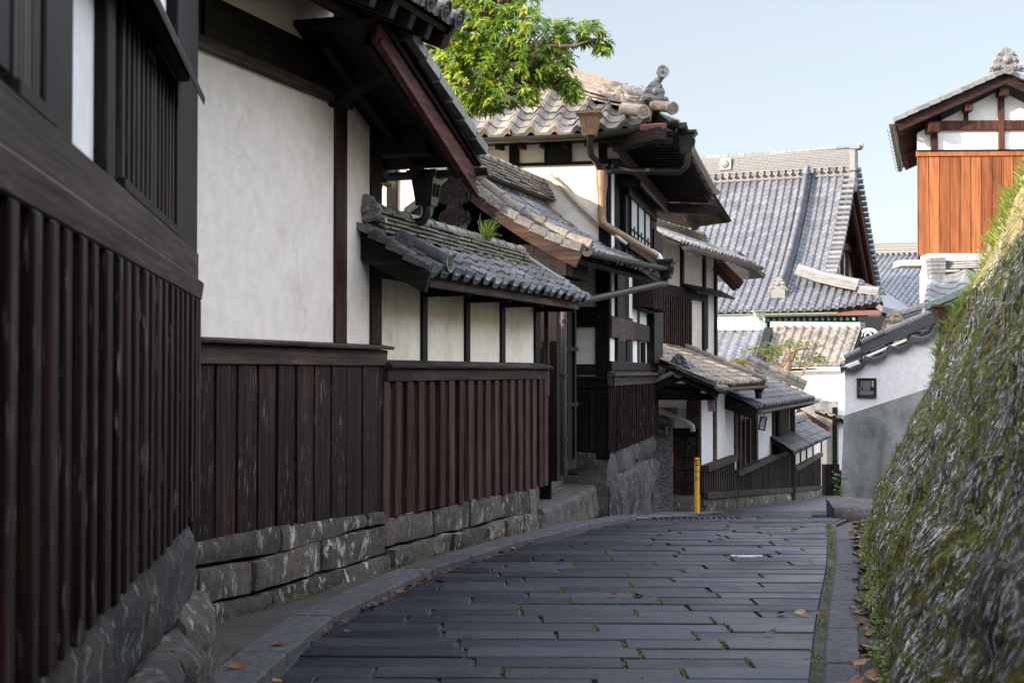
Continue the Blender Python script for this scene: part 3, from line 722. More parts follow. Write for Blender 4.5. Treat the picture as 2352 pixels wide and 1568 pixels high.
# gutter, rainhead and pipe on the end eave
mb = MB(); gutter(mb, FB.p(sG1+.07, .72, 3.17), FB.p(sG1+.07, -3, 3.15), .06); mb.build('gutter', M_GUT, B)
mb = MB(); ch = FB.p(sG1+.07, .18, 3.03); rainhead(mb, ch, .10, .28, FB); mb.build('rainhead', M_GUT, B)
mb = MB(); mb.tube([ch-V((0, 0, .1)), ch-V((0, 0, .21)), ch-V((.03, 0, .26)), ch-V((.1, -.02, .27)), ch-V((.9, -.3, .29))], .04, 10); mb.build('downpipe', M_GUT, B)
# foundation: three courses of long hewn blocks
def course(mb, fr, s0, s1, za, zb, zc, zd, L0, L1, o, amp=.022):
    """za/zb bottom left/right, zc/zd top left/right"""
    s = s0; i = 0
    while s < s1-.02:
        e = min(s+R(L0, L1), s1)
        if s1-e < L0*.5: e = s1
        f0, f1 = (s-s0)/(s1-s0), (e-s0)/(s1-s0)
        bz = lambda z_, q: z_+.045*noise.noise(V((q*1.1, round(z_, 1)*9, 2)))
        rough_block(mb, fr, s, e-.006, -.35, o+R(-.012, .012), bz(za+(zb-za)*f0, s), bz(zc+(zd-zc)*f0, s)-.004, bz(za+(zb-za)*f1, e), bz(zc+(zd-zc)*f1, e)-.004, amp, .05, s*3+za, .009)
        s = e; i += 1
mb = MB(); s1 = sE+.05
course(mb, FB, -2.6, s1, .42, .36, .62, .52, .6, 1.5, .05)
course(mb, FB, -2.6, s1, .20, .14, .42, .36, .6, 1.3, .065, .035)
course(mb, FB, -2.6, s1, -.06, -.08, .20, .14, .7, 1.5, .08, .04)
mb.build('stone_foundation', ST, B)
# ================================================================ LOW WALL WITH TILED COPING
FC = FB; sC0 = sE+.0; sC1 = FB.s(1234)
Cw = thing('garden_wall', 'lower cream-panelled wall with a tiled coping between the white house and the gate', 'wall', FB.p(sC0+1.5, 0, 0))
mb = MB(); solid(mb, FB, sC0+.01, sC1, -.25, -.012, .4, 2.35); mb.build('plaster_panel', PL_OLD, Cw)
mb = MB()
for (a, e) in ((968, 980), (1068, 1078), (1150, 1159), (1228, 1239)):
    mb.box(FB, FB.s(a), FB.s(e), -.1, .012, 1.64, 2.3)
mb.build('post', W_DARK, Cw, .004)
mb = MB(); e = FB.s(1263, .06)
mb.prof(FB, FB.s(890, .05), e-.03, [(0, 1.48), (.055, 1.48), (.06, 1.575), (0, 1.58)]); mb.build('rail', W_REDH, Cw, .004)
mb = MB(); a = FB.s(887, .05)
while a < e-.05:
    x2 = min(a+R(1.0, 1.4), e); mb.prof(FB, a, x2-.004, [(0, 1.65), (0, 1.60), (.10, 1.585+R(-.004, .004)), (.105, 1.61)]); a = x2
mb.build('cap_board', W_GREY, Cw, .004)
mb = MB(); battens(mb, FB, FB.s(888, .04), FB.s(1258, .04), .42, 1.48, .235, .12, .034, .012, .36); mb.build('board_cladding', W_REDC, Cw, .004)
mb = MB(); 
course(mb, FB, sC0+.05, sC1, .20, .12, .42, .37, .5, 1.1, .04)
course(mb, FB, sC0+.05, sC1, -.02, -.06, .20, .12, .32, .6, .10, .05)
course(mb, FB, sC0+.05, sC1, -.12, -.16, -.02, -.05, .3, .9, .07, .04)
mb.build('stone_foundation', ST, Cw)
# coping roof
cs0 = FB.s(828, 0); cs1 = FB.s(1345, .48); eo = .50; ez = 2.30; ro = .0; rz = 2.62
mb = MB()
for sg in (1, -1):
    a0 = FB.p(cs0 if sg > 0 else cs1, eo*sg-(.0), ez); Bv = (FB.n*-sg*eo+V((0, 0, rz-ez))).normalized()
    slab(mb, a0, FB.d*sg, Bv, cs1-cs0, math.hypot(eo, rz-ez), .03, .0)
mb.build('coping_deck', W_DARKH, Cw)
mb = MB()
for sg in (1, -1):
    a0 = FB.p(cs0 if sg > 0 else cs1, eo*sg+.03*sg, ez+.01); Bv = (FB.n*-sg*eo+V((0, 0, rz-ez))).normalized()
    tiles(mb, plane_S(a0, FB.d*sg, Bv), cs1-cs0, math.hypot(eo, rz-ez), .235, .16, .034, lip=.045, jit=.008)
mb.build('coping_tiles', T_DARK, Cw)
mb = MB(); ridge(mb, FB.p(cs0+.08, 0, rz-.02), FB.p(cs1-.75, 0, rz-.05), .34, 5, .038, .062, .27, .0); 
mb.build('coping_ridge', T_MOSS, Cw)
mb = MB(); # descending edge tiles at both ends
for (s_, r_) in ((cs0+.40, .062), ):
    pts = [FB.p(s_, .06, rz+.03), FB.p(s_, .30, rz-.10), FB.p(s_, eo+.06, ez+.09)]; mb.tube(pts, [r_*.9, r_, r_*1.08], 12); mb.disc(pts[-1]+FB.n*.01, FB.n, r_*1.25, .03, 16)
pts = [FB.p(cs1-.72, .0, rz+.10), FB.p(cs1-.3, .15, rz-.05), FB.p(cs1-.02, .42, ez+.06), FB.p(cs1+.02, .5, ez+.03)]; mb.tube(pts, .055, 10)
for k in range(4): mb.beam(FB.p(cs0+.02, .52-k*.14, ez+.05+k*.085), FB.p(cs0+.02, .38-k*.14, ez+.11+k*.085), .20, .05)
mb.build('edge_tile', T_DARK, Cw)
mb = MB(); onigawara(mb, FB.p(cs0+.05, .03, rz+.14), FB.d*-1, .16); mb.build('ridge_end_tile', T_GREY, Cw)
mb = MB(); mb.prof(FB, cs0-.01, cs0+.05, [(.52, ez-.16), (.56, ez+.0), (0, rz-.02), (0, rz-.22), (.15, rz-.30)]); mb.build('bargeboard', W_DARKH, Cw, .005)
mb = MB(); mb.box(FB, cs0+.3, cs1-.12, .40, .445, ez-.10, ez-.005); mb.box(FB, cs0+.2, cs1-.2, -.02, .06, ez-.02, ez+.1); mb.build('eave_board', W_GREY, Cw, .004)
mb = MB()
for u in (974, 1073, 1154, 1233): 
    s_ = FB.s(u); mb.box(FB, s_-.04, s_+.04, 0, .41, ez-.12, ez-.02)
mb.build('bracket', W_DARK, Cw, .004)
# ================================================================ GATE
FD = Frame(.73, 15.5, .34, 1)
D = thing('roofed_gate', 'dark gateway under a gabled tile roof with a carved pendant, reached by two stone steps', 'gate', FD.p(1, -1.2, .3))
hw = 1.45; ze, zr = 2.90, 3.86; GL = 4.2
def sweep(b, M_): return .10*4*(b/M_)*(1-b/M_)
M_ = math.hypot(hw+.05, zr-ze)
def mkS(sg):
    a0 = FD.p(0 if sg > 0 else GL, 0 if sg > 0 else -2*hw, ze); Bv = (FD.n*-sg*hw+V((0, 0, zr-ze))).normalized(); n = (FD.d*sg).cross(Bv).normalized(); n = n if n.z > 0 else -n
    return a0, Bv, (lambda a, b: (a0+FD.d*sg*a+Bv*b-n*sweep(b, M_), n))
for sg in (1, -1):
    a0, Bv, S_ = mkS(sg)
    mb = MB(); slab(mb, a0, FD.d*sg, Bv, GL, M_, .05, .12); mb.build('roof_deck', W_DARKH, D)
    mb = MB(); tiles(mb, S_, GL, M_, .24, .21, .03, jit=.006); mb.build('roof_tiles', T_GREY if sg > 0 else T_WARM, D)
# verge: stepped edge tiles + round descending row
mb = MB()
for sg in (1, -1):
    a0, Bv, S_ = mkS(sg); av = .03 if sg > 0 else GL-.03; av2 = .24 if sg > 0 else GL-.24
    k = 0
    while k*.2 < M_-.05:
        q0, n = S_(av, k*.2-.02); q1, _ = S_(av, k*.2+.2); mb.beam(q0+n*.02, q1+n*.0, .13, .09); k += 1
mb.build('verge_tiles', T_DARK, D)
mb = MB()
for sg in (1, -1):
    a0, Bv, S_ = mkS(sg); av2 = .26 if sg > 0 else GL-.26; k = 0
    while k*.3 < M_-.1:
        q0, n = S_(av2, k*.3-.03); q1, _ = S_(av2, min(M_, k*.3+.29)); mb.tube([q0+n*.075, q1+n*.06], [.068, .06], 10); k += 1
mb.build('descending_tiles', T_WARM, D)
mb = MB(); ridge(mb, FD.p(.28, -hw, zr-.03), FD.p(GL, -hw, zr-.03), .42, 6, .042, .075, .27); mb.build('roof_ridge', T_WARM, D)
mb = MB(); onigawara(mb, FD.p(.16, -hw, zr+.12), FD.d*-1, .17); mb.build('ridge_end_tile', T_WARM, D)
mb = MB()   # barge boards, curved in three pieces
for sg in (1, -1):
    pts = []
    for k in range(6):
        f = k/5; o_ = -hw+sg*(hw+.0)*f*1.0; z_ = zr-.06-(zr-ze)*f-.12*4*f*(1-f)*.6-.06; pts.append(FD.p(.02, o_, z_))
    for a_, b_ in zip(pts, pts[1:]): mb.beam(a_, b_+(b_-a_)*.02, .05, .19, tint=.5)
mb.build('bargeboard', W_EAVE, D, .004)
mb = MB() # carved pendant
c_ = FD.p(.0, -hw, zr-.34)
ol = [(0, .22), (.09, .17), (.17, .10), (.20, .0), (.15, -.08), (.09, -.06), (.10, -.14), (.17, -.17), (.20, -.27), (.14, -.36), (.06, -.37), (0, -.45)]
ol = ol+[(-a_, z_) for a_, z_ in ol[-2:0:-1]]
for th_, sc_ in ((.02, 1.0), (.035, .78)):
    vs = [c_+FD.n*a_*sc_+V((0, 0, (z_+.1)*sc_-.1))+FD.d*q_ for q_ in (-th_, th_) for a_, z_ in ol]; n = len(ol)
    mb.add(vs, [tuple(range(n)), tuple(range(2*n-1, n-1, -1))]+[(i, i+n, (i+1) % n+n, (i+1) % n) for i in range(n)], .4)
for (a_, z_, r_) in ((.09, .02, .06), (-.09, .02, .06), (.10, -.26, .06), (-.10, -.26, .06)):
    mb.tube([c_+FD.n*(a_+math.cos(k*.9)*r_*(1-.12*k))+V((0, 0, z_+math.sin(k*.9)*r_*(1-.12*k)))-FD.d*.035 for k in range(7)], .012, 5)
mb.build('carved_pendant', W_DARK, D)
mb = MB(); # timbers of the gate
for (s_, o_) in ((.35, -.42), (.35, -2.5)): mb.box(FD, s_-.09, s_+.09, o_-.09, o_+.09, .34, ze+.3)
mb.box(FD, .2, .45, -2.7, -.2, ze-.28, ze-.08); mb.box(FD, .25, 1.6, -.52, -.34, ze-.25, ze-.05)
mb.build('post', W_DARK, D, .006)
mb = MB(); mb.box(FD, .4, .46, -2.6, -.45, -.1, ze+.1); mb.box(FD, .4, 4.0, -1.35, -1.3, -.1, ze+.25); mb.build('plank_wall', W_DARK, D)
mb = MB(); mb.box(FD, .42, 1.9, -.62, -.58, .38, 2.6); lattice(mb, FD, .45, 1.9, -.58, -.55, .5, 2.5, 5, .04, 2); mb.build('door', W_DARK, D)
mb = MB(); mb.box(FB, sC1+.03, sC1+.10, -3.2, -.12, -.1, 2.35); mb.box(FD, .5, 4.2, -2.8, -2.72, -.1, ze+.05); mb.build('plank_wall', W_DARK, D)  # walls added behind the garden wall to keep sun out of the gateway
# pale lettered pillar at the mouth of the gate
pY = 15.1; pz = .45; px = P(1255.5, 700, pY)
FP = Frame(px.x, px.y, 1, -.1)
mb = MB(); mb.box(FP, -.026, .026, -.03, .05, 1.3, 2.30); pil = mb.build('lettered_pillar', W_LIGHT, D, .004)
mb = MB()
def strokes(mb, fr, cx, cz, w_, h_, segs, o, th):
    for (x0, y0, x1, y1) in segs: mb.beam(fr.p(cx+x0*w_, o, cz+y0*h_), fr.p(cx+x1*w_, o, cz+y1*h_), .002, th, fr.n.cross((fr.p(x1*w_, 0, y1*h_)-fr.p(x0*w_, 0, y0*h_)).normalized()), .5)
def strk(mb, fr, cx, cz, w_, h_, segs, o, th):
    for (x0, y0, x1, y1) in segs:
        a = fr.p(cx+x0*w_, o, cz+y0*h_); b = fr.p(cx+x1*w_, o, cz+y1*h_); d = (b-a).normalized(); s_ = d.cross(fr.n)*th/2
        q = [a-s_, a+s_, b+s_, b-s_]; mb.add(q+[x+fr.n*.002 for x in q], [(4, 5, 6, 7), (0, 4, 7, 3), (1, 2, 6, 5)], .5)
strk(mb, FP, .005, 2.12, .022, .12, [(-1, .6, -.6, -.9), (-1, 0, 0, .3), (.1, 1, .1, -1), (-.4, .3, 1, .4), (.1, 0, -.8, -.6), (.1, 0, 1, -.7)], .051, .006)
strk(mb, FP, .005, 1.85, .022, .10, [(-.8, 1, -.8, -.2), (0, 1, 0, -.1), (.8, 1, .8, 0), (-.8, 1, .8, 1), (-.8, .3, .8, .4), (0, -.1, -.9, -1), (0, -.1, 1, -1)], .051, .006)
strk(mb, FP, .008, 1.64, .014, .05, [(-1, 1, -1, -1), (1, 1, 1, -1), (-1, 1, 1, 1), (-1, 0, 1, 0), (-1, -1, 1, -1)], .051, .005)
mb.build('lettering', M_BLK, pil)
# gutter along the gate eave and its rainhead
g0, g1 = FD.p(-.02, .10, ze-.03), FD.p(FD.sY(19.1, .1), .10, ze+.06)
mb = MB(); gutter(mb, g0, g1, .062); mb.build('gutter', M_GUT, D)
rh = g1+FD.d*.05+V((0, 0, -.02)); mb = MB(); rainhead(mb, rh, .10, .26, FD); mb.build('rainhead', M_PIPED, D)
pb = P(1294, 1095, 15.7)
mb = MB(); top = V((pb.x, pb.y, P(1294, 712, 15.7).z)); mb.tube([V((pb.x, pb.y, .42)), top, top+V((.03, .05, .06)), rh+V((-.12, -.3, -.22)), rh-V((.02, .05, .20)), rh-V((0, 0, .1))], .042, 12)
for z_ in (.8, 1.5, 2.1): mb.tube([V((pb.x, pb.y, z_)), V((pb.x, pb.y, z_+.03))], .050, 12)
mb.build('downpipe', M_PIPED, D)
# stone steps
q0, q1 = G(1249, 1222), G(1420, 1182)
FS = Frame(q0.x, q0.y, q1.x-q0.x, q1.y-q0.y); LS = (V((q1.x, q1.y, 0))-V((q0.x, q0.y, 0))).length
mb = MB()
rough_block(mb, FS, .02, LS, -.62, .02, -.2, .16, -.5, .02, amp=.045, seed=2, rnd=.04, res=.06)
rough_block(mb, FS, .12, 1.05, -1.3, -.42, -.1, .37, -.1, .35, amp=.02, seed=4, rnd=.03, res=.06)
rough_block(mb, FS, 1.06, LS-.95, -1.3, -.43, -.2, .36, -.2, .28, amp=.025, seed=6, rnd=.03, res=.06)
rough_block(mb, FS, -.16, .10, -.7, -.05, -.15, .36, amp=.04, seed=8, rnd=.05)
rough_block(mb, FS, -.15, .1, -1.3, -.62, -.15, .50, amp=.04, seed=9, rnd=.05)
rough_block(mb, FS, .1, LS-.9, -2.6, -1.25, .0, .42, .0, .3, amp=.02, seed=12, rnd=.03)
o = mb.build('stone_steps', ST_STEP); tag(o, 'two worn stone steps with sandy treads leading up to the dark gateway', 'steps')
mb = MB()
for (o0, o1, z_, dz_) in ((-.45, -.26, .14, -.17), (-1.1, -.85, .35, -.08)):
    n = 30; vs = []
    for i in range(n+1):
        s_ = .1+(LS-1.2)*i/n; zq = z_+dz_*s_/LS; vs += [FS.p(s_, o0, zq+.02), FS.p(s_, (o0+o1)/2, zq+.035), FS.p(s_, o1+noise.noise(V((s_*3, z_, 0)))*.10, zq+.006)]
    mb.add(vs, [(3*i+k, 3*i+k+1, 3*i+k+4, 3*i+k+3) for i in range(n) for k in (0, 1)], .5, True)
M_SAND = simple('sandy_grit', (.20, .17, .14), .9, 0, .35, 60)
mb.build('sand_drift', M_SAND, o)
# ================================================================ TWO-STOREY CORNER HOUSE
FS_ = Frame(1.27, 18.8, .2124, 1); FF_ = Frame(1.27, 18.8, -1, .2124, True)
E_ = thing('corner_house', 'tall two-storey white and dark timber house with a hipped tile roof beyond the gate', 'house', V((-1, 21, 0)))
LE = 5.75; WE = 3.4
mb = MB(); solid(mb, FS_, .01, LE, -WE, -.01, .58, 4.75); mb.build('wall', PL_FRONT, E_)
mb = MB(); mb.box(FS_, .05, LE-.05, -.008, .004, 1.6, 4.6); mb.build('street_plaster', PL_CLEAN, E_)
zf = lambda u, v: FF_.z(u, v)
mb = MB()
for (u0, u1, v0, v1) in ((1170, 1193, 285, 410), (1376, 1399, 285, 600), (1310, 1322, 285, 330)): 
    if u0 == 1310: continue
    mb.box(FF_, FF_.s(u1), FF_.s(u0), -.05, .03, zf(u0, v1), zf(u0, v0))
mb.box(FF_, -.02, .16, -.05, .03, .4, zf(1390, 600)); mb.box(FF_, .74, .86, -.05, .03, .4, 3.1); mb.box(FF_, 2.9, 3.05, -.05, .03, .4, 4.7)
mb.build('post', W_DARK, E_, .005)
mb = MB()
for (u0, u1, v0, v1) in ((1193, 1376, 319, 330), (1193, 1376, 374, 381)):
    mb.box(FF_, FF_.s(u1), FF_.s(u0), -.05, .022, zf(u0, v1), zf(u0, v0))
mb.box(FF_, 0, WE, -.05, .04, zf(1200, 300), 4.8)
mb.box(FF_, .16, 1.1, -.05, .026, 2.15, 2.42); mb.box(FF_, .16, 1.1, -.05, .026, 1.52, 1.66)
mb.build('beam', W_DARKH, E_, .004)
mb = MB(); mb.box(FF_, FF_.s(1314), FF_.s(1251), -.05, .015, zf(1280, 374), zf(1280, 330)); wn = mb.build('window', M_BLK, E_)
mb = MB(); a, e = FF_.s(1314), FF_.s(1251); mb.box(FF_, a, a+.03, 0, .028, zf(1280, 374), zf(1280, 330)); mb.box(FF_, e-.03, e, 0, .028, zf(1280, 374), zf(1280, 330)); mb.build('frame', W_DARK, wn)
# front lower cladding
mb = MB(); battens(mb, FF_, -.03, 1.6, .50, 1.35, .27, .02, .012, .02); mb.build('board_cladding', W_DARK, E_, .003)
mb = MB(); mb.prof(FF_, -.09, 1.7, [(0, 1.50), (.09, 1.485), (.09, 1.46), (.05, 1.46), (.045, 1.34), (0, 1.34)]); mb.build('rail', W_DARKH, E_, .004)
# plaster roll along the roof joint
mb = MB(); a0, Bv, S_ = mkS(1)
q0 = FD.p(FD.sY(18.95, -hw), -hw, zr+.2)
pts = [P(1262, 400, 18.9), P(1290, 425, 18.88), P(1330, 470, 18.85), P(1385, 518, 18.72), P(1440, 560, 18.7)]
mb.tube(pts, [.022, .03, .03, .028, .02], 8); mb.build('mortar_flashing', M_BLOB, E_)
# street face
z2 = 4.62
mb = MB()
SS = lambda u: FS_.s(u)
def post(mb, u0, u1, z0, z1, o=.03): mb.box(FS_, SS(u0), SS(u1), -.05, o, z0, z1)
for (u0, u1) in ((1397, 1400), (1414, 1418), (1424, 1428), (1434, 1438)): post(mb, u0, u1, 2.3, z2)
post(mb, 1411, 1429, 1.6, 3.3, .05); post(mb, 1411, 1421, 2.3, z2, .02); post(mb, 1437, 1441, 1.6, 3.2, .03); post(mb, 1463, 1467, 1.6, 3.2, .02)
post(mb, 1443, 1450, 1.65, 2.35, .024); post(mb, 1497, 1505, 1.5, 4.7, .03)
mb.build('street_post', W_DARK, E_, .004)
mb = MB(); 
a_ = 0; 
for (u0, u1, zz) in ((1396, 1411, 0), (1411, 1429, -.04), (1429, 1450, .0), (1450, 1500, .02)): mb.box(FS_, SS(u0), SS(u1)-.004, -.02, .058, 2.02+zz, 2.30)
mb.build('belt_beam', W_REDH, E_, .005)
mb = MB(); mb.prof(FS_, -.05, LE, [(0, 1.70), (.06, 1.70), (.06, 1.58), (0, 1.57)]); mb.build('sill_beam', W_DARKH, E_, .004)
mb = MB(); mb.prof(FS_, -.1, LE+.02, [(0, 1.56), (.02, 1.56), (.12, 1.53), (.12, 1.50), (.07, 1.50), (.065, 1.37), (0, 1.37)]); mb.build('cap_rail', W_GREY, E_, .004)
mb = MB(); battens(mb, FS_, -.05, LE, .48, 1.37, .23, .035, .03, .02, .50); mb.build('board_cladding', W_RED, E_, .003)
for (u0, u1) in ((1424, 1435), (1470, 1478)):
    mb = MB(); mb.box(FS_, SS(u0), SS(u1), -.03, .010, 1.70, 2.02); wn = mb.build('slit_window', M_BLK, E_)
    mb = MB(); lattice(mb, FS_, SS(u0), SS(u1), .008, .04, 1.70, 2.02, 5, .02); mb.build('lattice', W_DARK, wn)
# upper street bay with paper window and hood
b0, b1 = SS(1421), SS(1490)
mb = MB(); mb.box(FS_, b0, b1, 0, .10, 3.05, 4.25); bay = mb.build('window_bay', W_DARK, E_)
mb = MB(); w0, w1 = SS(1430)-.02, SS(1478); mb.box(FS_, w0, w1, .10, .112, 3.40, 4.05); mb.build('paper', M_PAPER, bay)
mb = MB()
for f in (0, .34, .68, 1.0): s_ = w0+(w1-w0)*f; mb.box(FS_, s_-.03, s_+.03, .112, .135, 3.2, 4.07)
mb.box(FS_, b0, b1, .112, .15, 4.03, 4.15); mb.box(FS_, w0, w1, .112, .13, 3.58, 3.605); mb.box(FS_, w0, w1, .112, .13, 3.49, 3.51); mb.box(FS_, b0, b1, .1, .16, 3.28, 3.38)
for f in (.17, .51, .85): s_ = w0+(w1-w0)*f; mb.box(FS_, s_-.02, s_+.02, .112, .13, 3.4, 3.66)
mb.build('frame', W_DARK, bay, .003)
mb = MB(); mb.prof(FS_, b0-.25, b1+.5, [(0, 4.36), (.34, 4.12), (.35, 4.18), (0, 4.44)]); mb.prof(FS_, b0-.22, b0-.12, [(0, 4.1), (.28, 4.12), (.28, 4.18), (0, 4.30)]); mb.build('window_hood', W_DARKH, E_, .004)
mb = MB(); mb.box(FS_, SS(1452), SS(1485), 0, .14, 2.5, 3.04); battens(mb, FS_, SS(1452), SS(1485), 2.52, 3.02, .12, .03, .17, .15); mb.build('lattice_box', W_RED, E_, .003)
mb = MB(); mb.box(FS_, SS(1485), LE, 0, .13, 1.7, 3.9); mb.build('panel', W_DARK, E_)
# upper hipped roof
eaveo = .92; eavef = .38; ze2 = 4.70; pit2 = .56
X0 = FF_.p(-eaveo, eavef, ze2)            # front right eave corner
Fw = WE+2*eaveo; Fl = LE+eaveo+eavef; half = Fw/2
up_f = (FF_.n*-1+V((0, 0, pit2))).normalized(); up_s = (FS_.n*-1+V((0, 0, pit2))).normalized()
hl = math.hypot(1, pit2)
def lift_(a, L): e = max(0, 1-a/1.6); e2 = max(0, 1-(L-a)/1.6); return .13*(e*e+e2*e2)
def Sf(a, b):
    n = up_f.cross(FF_.d); n = n if n.z > 0 else -n
    return (X0+FF_.d*a+up_f*b+V((0, 0, lift_(a, Fw)*max(0, 1-b/2))), n)
def Ss(a, b):
    n = up_s.cross(FS_.d); n = n if n.z > 0 else -n
    return (X0+FS_.d*a+up_s*b+V((0, 0, lift_(a, Fl)*max(0, 1-b/2))), n)
RT = 2.05*hl   # slopes run up to a short ridge
mb = MB(); tiles(mb, Sf, Fw, half*hl, .30, .27, .045, mask=lambda a, b: b/hl < a-.05 and b/hl < Fw-a-.05, lip=.08, jit=.01); mb.build('roof_tiles', T_WARM, E_)
mb = MB(); tiles(mb, Ss, Fl, half*hl, .30, .27, .045, mask=lambda a, b: b/hl < a-.05 and b/hl < Fl-a-.05, lip=.08, jit=.01); mb.build('roof_tiles', T_GREY, E_)
# deck (pyramidal underside, closed)
mb = MB(); X1 = X0+FF_.d*Fw; X2 = X0+FS_.d*Fl; X3 = X1+FS_.d*Fl
dz = V((0, 0, -.05)); r0 = X0+FF_.d*half+FS_.d*half+V((0, 0, half*pit2)); r1 = X0+FF_.d*half+FS_.d*(Fl-half)+V((0, 0, half*pit2))
X0c = X0+V((0, 0, .10))
vs = [X0+dz, X1+dz, X3+dz, X2+dz, r0+dz, r1+dz, X0+dz*2, X1+dz*2, X3+dz*2, X2+dz*2]
mb.add(vs, [(0, 1, 4), (1, 2, 5, 4), (2, 3, 5), (3, 0, 4, 5), (0, 6, 7, 1), (1, 7, 8, 2), (2, 8, 9, 3), (3, 9, 6, 0), (6, 9, 8, 7)], .3); mb.build('roof_deck', W_DARKH, E_)
mb = MB() # rafters under both visible eaves
k = 0
while k*.26 < Fl-.4:
    s_ = -eavef+.05+k*.26; mb.beam(FS_.p(s_, eaveo-.03, ze2-.16), FS_.p(s_, -.1, ze2-.16+.05), .06, .09); k += 1
k = 0
while k*.3 < Fw-.4:
    s_ = -eaveo+.25+k*.3; mb.beam(FF_.p(s_, eavef-.04, ze2-.16), FF_.p(s_, -.1, ze2-.12), .06, .08); k += 1
mb.build('rafters', W_DARKH, E_, .003)
mb = MB(); mb.beam(FS_.p(-.3, .12, ze2-.27), FS_.p(LE+.8, .12, ze2-.27), .16, .2); mb.beam(FS_.p(LE+.1, -.1, ze2-.30), FS_.p(LE+.75, 1.0, ze2-.30), .14, .16); mb.beam(FS_.p(-.1, .1, ze2-.18), FS_.p(-.8, .8, ze2-.14), .15, .16)
mb.build('eave_beam', W_DARKH, E_, .006)
mb = MB(); q_ = P(1524, 291, 17.9); mb.beam(q_+V((-.25, .22, .02)), q_+V((.02, -.02, 0)), .12, .10, tint=.8); mb.build('beam_end', W_BARGE, E_, .02)
mb = MB(); hip0 = X0+FF_.d*.35+FS_.d*.35+V((0, 0, .35*pit2+.10)); hip1 = X0+FF_.d*(half-.1)+FS_.d*(half-.1)+V((0, 0, (half-.1)*pit2+.02))
hip1 = hip0+(hip1-hip0)*.93
ridge(mb, hip0, hip1, .34, 5, .045, .085, .34, .12); ridge(mb, r0+V((0, 0, .02)), r1+V((0, 0, .02)), .3, 4, .045, .09, .34)
hb = X1+V((0, 0, .1)); ridge(mb, X1-FF_.d*.35+FS_.d*.35+V((0, 0, .25)), r0+V((0, 0, -.02)), .3, 3, .045, .08, .34)
mb.build('hip_ridge', T_WARM, E_)
hd = (X0-r0); hd.z = 0; hd.normalize()
Yc = hip0.y-.1; cc_ = P(1504, 213, Yc); nn_ = (hd+V((0, -.9, 0))).normalized()
mb = MB(); onigawara(mb, cc_, nn_, .20); mb.tube([cc_+V((0, 0, -.05)), hip0+(hip1-hip0)*.15+V((0, 0, .15))], .10, 10); mb.build('ridge_end_tile', T_GREY, E_)
pB_ = P(1525, 160, Yc-.05); mb = MB(); mb.tube([cc_+V((-.02, .1, .06)), pB_+V((0, .06, -.01))], [.045, .06], 12); mb.disc(pB_, (nn_+V((0, 0, .25))).normalized(), .088, .04, 20); mb.build('crest_tile', T_GREY, E_)
mb = MB()
for (q_, r_) in ((P(1478, 254, X0.y-.05), .095), (P(1547, 246, X0.y-.02), .085)):
    mb.disc(q_, nn_, r_, .04, 20); mb.tube([q_, q_+V((-.22, .35, .10))], r_*.85, 12)
mb.build('corner_disc_tile', T_TAN, E_)
# gutters, rainheads and pipes
mb = MB(); gp = []
for k in range(9):
    a_ = Fw*.75*(1-k/8)-.06*(k == 8); gp.append(X0+FF_.d*a_+FF_.n*.08+V((0, 0, -.07+lift_(a_, Fw))))
for q0, q1 in zip(gp, gp[1:]): gutter(mb, q0, q1, .07)
mb.build('gutter', M_GUT, E_)
mb = MB(); gp = []
for k in range(9): a_ = (Fl-.3)*(k/8)**1.3; gp.append(X0+FS_.d*a_+FS_.n*.08+V((0, 0, -.07+lift_(a_, Fl))))
for q0, q1 in zip(gp, gp[1:]): gutter(mb, q0, q1, .075)
mb.build('gutter', M_GUT, E_)
rc = P(1355, 283, X0.y-.05); mb = MB(); rainhead(mb, rc, .13, .30, FF_); mb.build('rainhead', M_PIPE, E_)
rc2 = X0+FS_.d*.4+FS_.n*.12+V((0, 0, -.13)); mb = MB(); rainhead(mb, rc2, .11, .28, FS_); mb.build('rainhead', M_GUT, E_)
Yw = 18.72; j = P(1383, 400, Yw)
mb = MB(); mb.tube([rc-V((0, 0, .1)), rc-V((0, 0, .24)), rc+V((.02, .12, -.38)), P(1372, 372, Yw-.05), j], .045, 10)
mb.tube([rc2-V((0, 0, .1)), rc2-V((0, 0, .30)), rc2+V((-.08, .05, -.38)), P(1410, 390, Yw+.0), P(1392, 396, Yw), j+V((.01, 0, -.02))], .045, 10); mb.build('downpipe', M_GUT, E_)
mb = MB(); mb.tube([j+V((0, 0, .05)), j-V((0, 0, .16))], [.08, .075], 12)
mb.tube([j-V((0, 0, .15)), j-V((0, 0, .3)), P(1383, 500, Yw-.02)], [.075, .055, .055], 12)
e_ = P(1511, 590, 19.15); mb.tube([P(1383, 496, Yw-.02), P(1386, 512, Yw-.06), P(1394, 519, Yw-.1), e_], .052, 12); 
for f in (.25, .5, .75): q = P(1383, 420+80*f, Yw); mb.tube([q, q-V((0, 0, .015))], .062, 12)
mb.build('downpipe', M_PIPE, E_)
mb = MB(); mb.tube([e_-V((.10, .01, -.06)), e_, e_-V((-.03, 0, .06))], .06, 12); mb.build('white_elbow', M_WHT, E_)
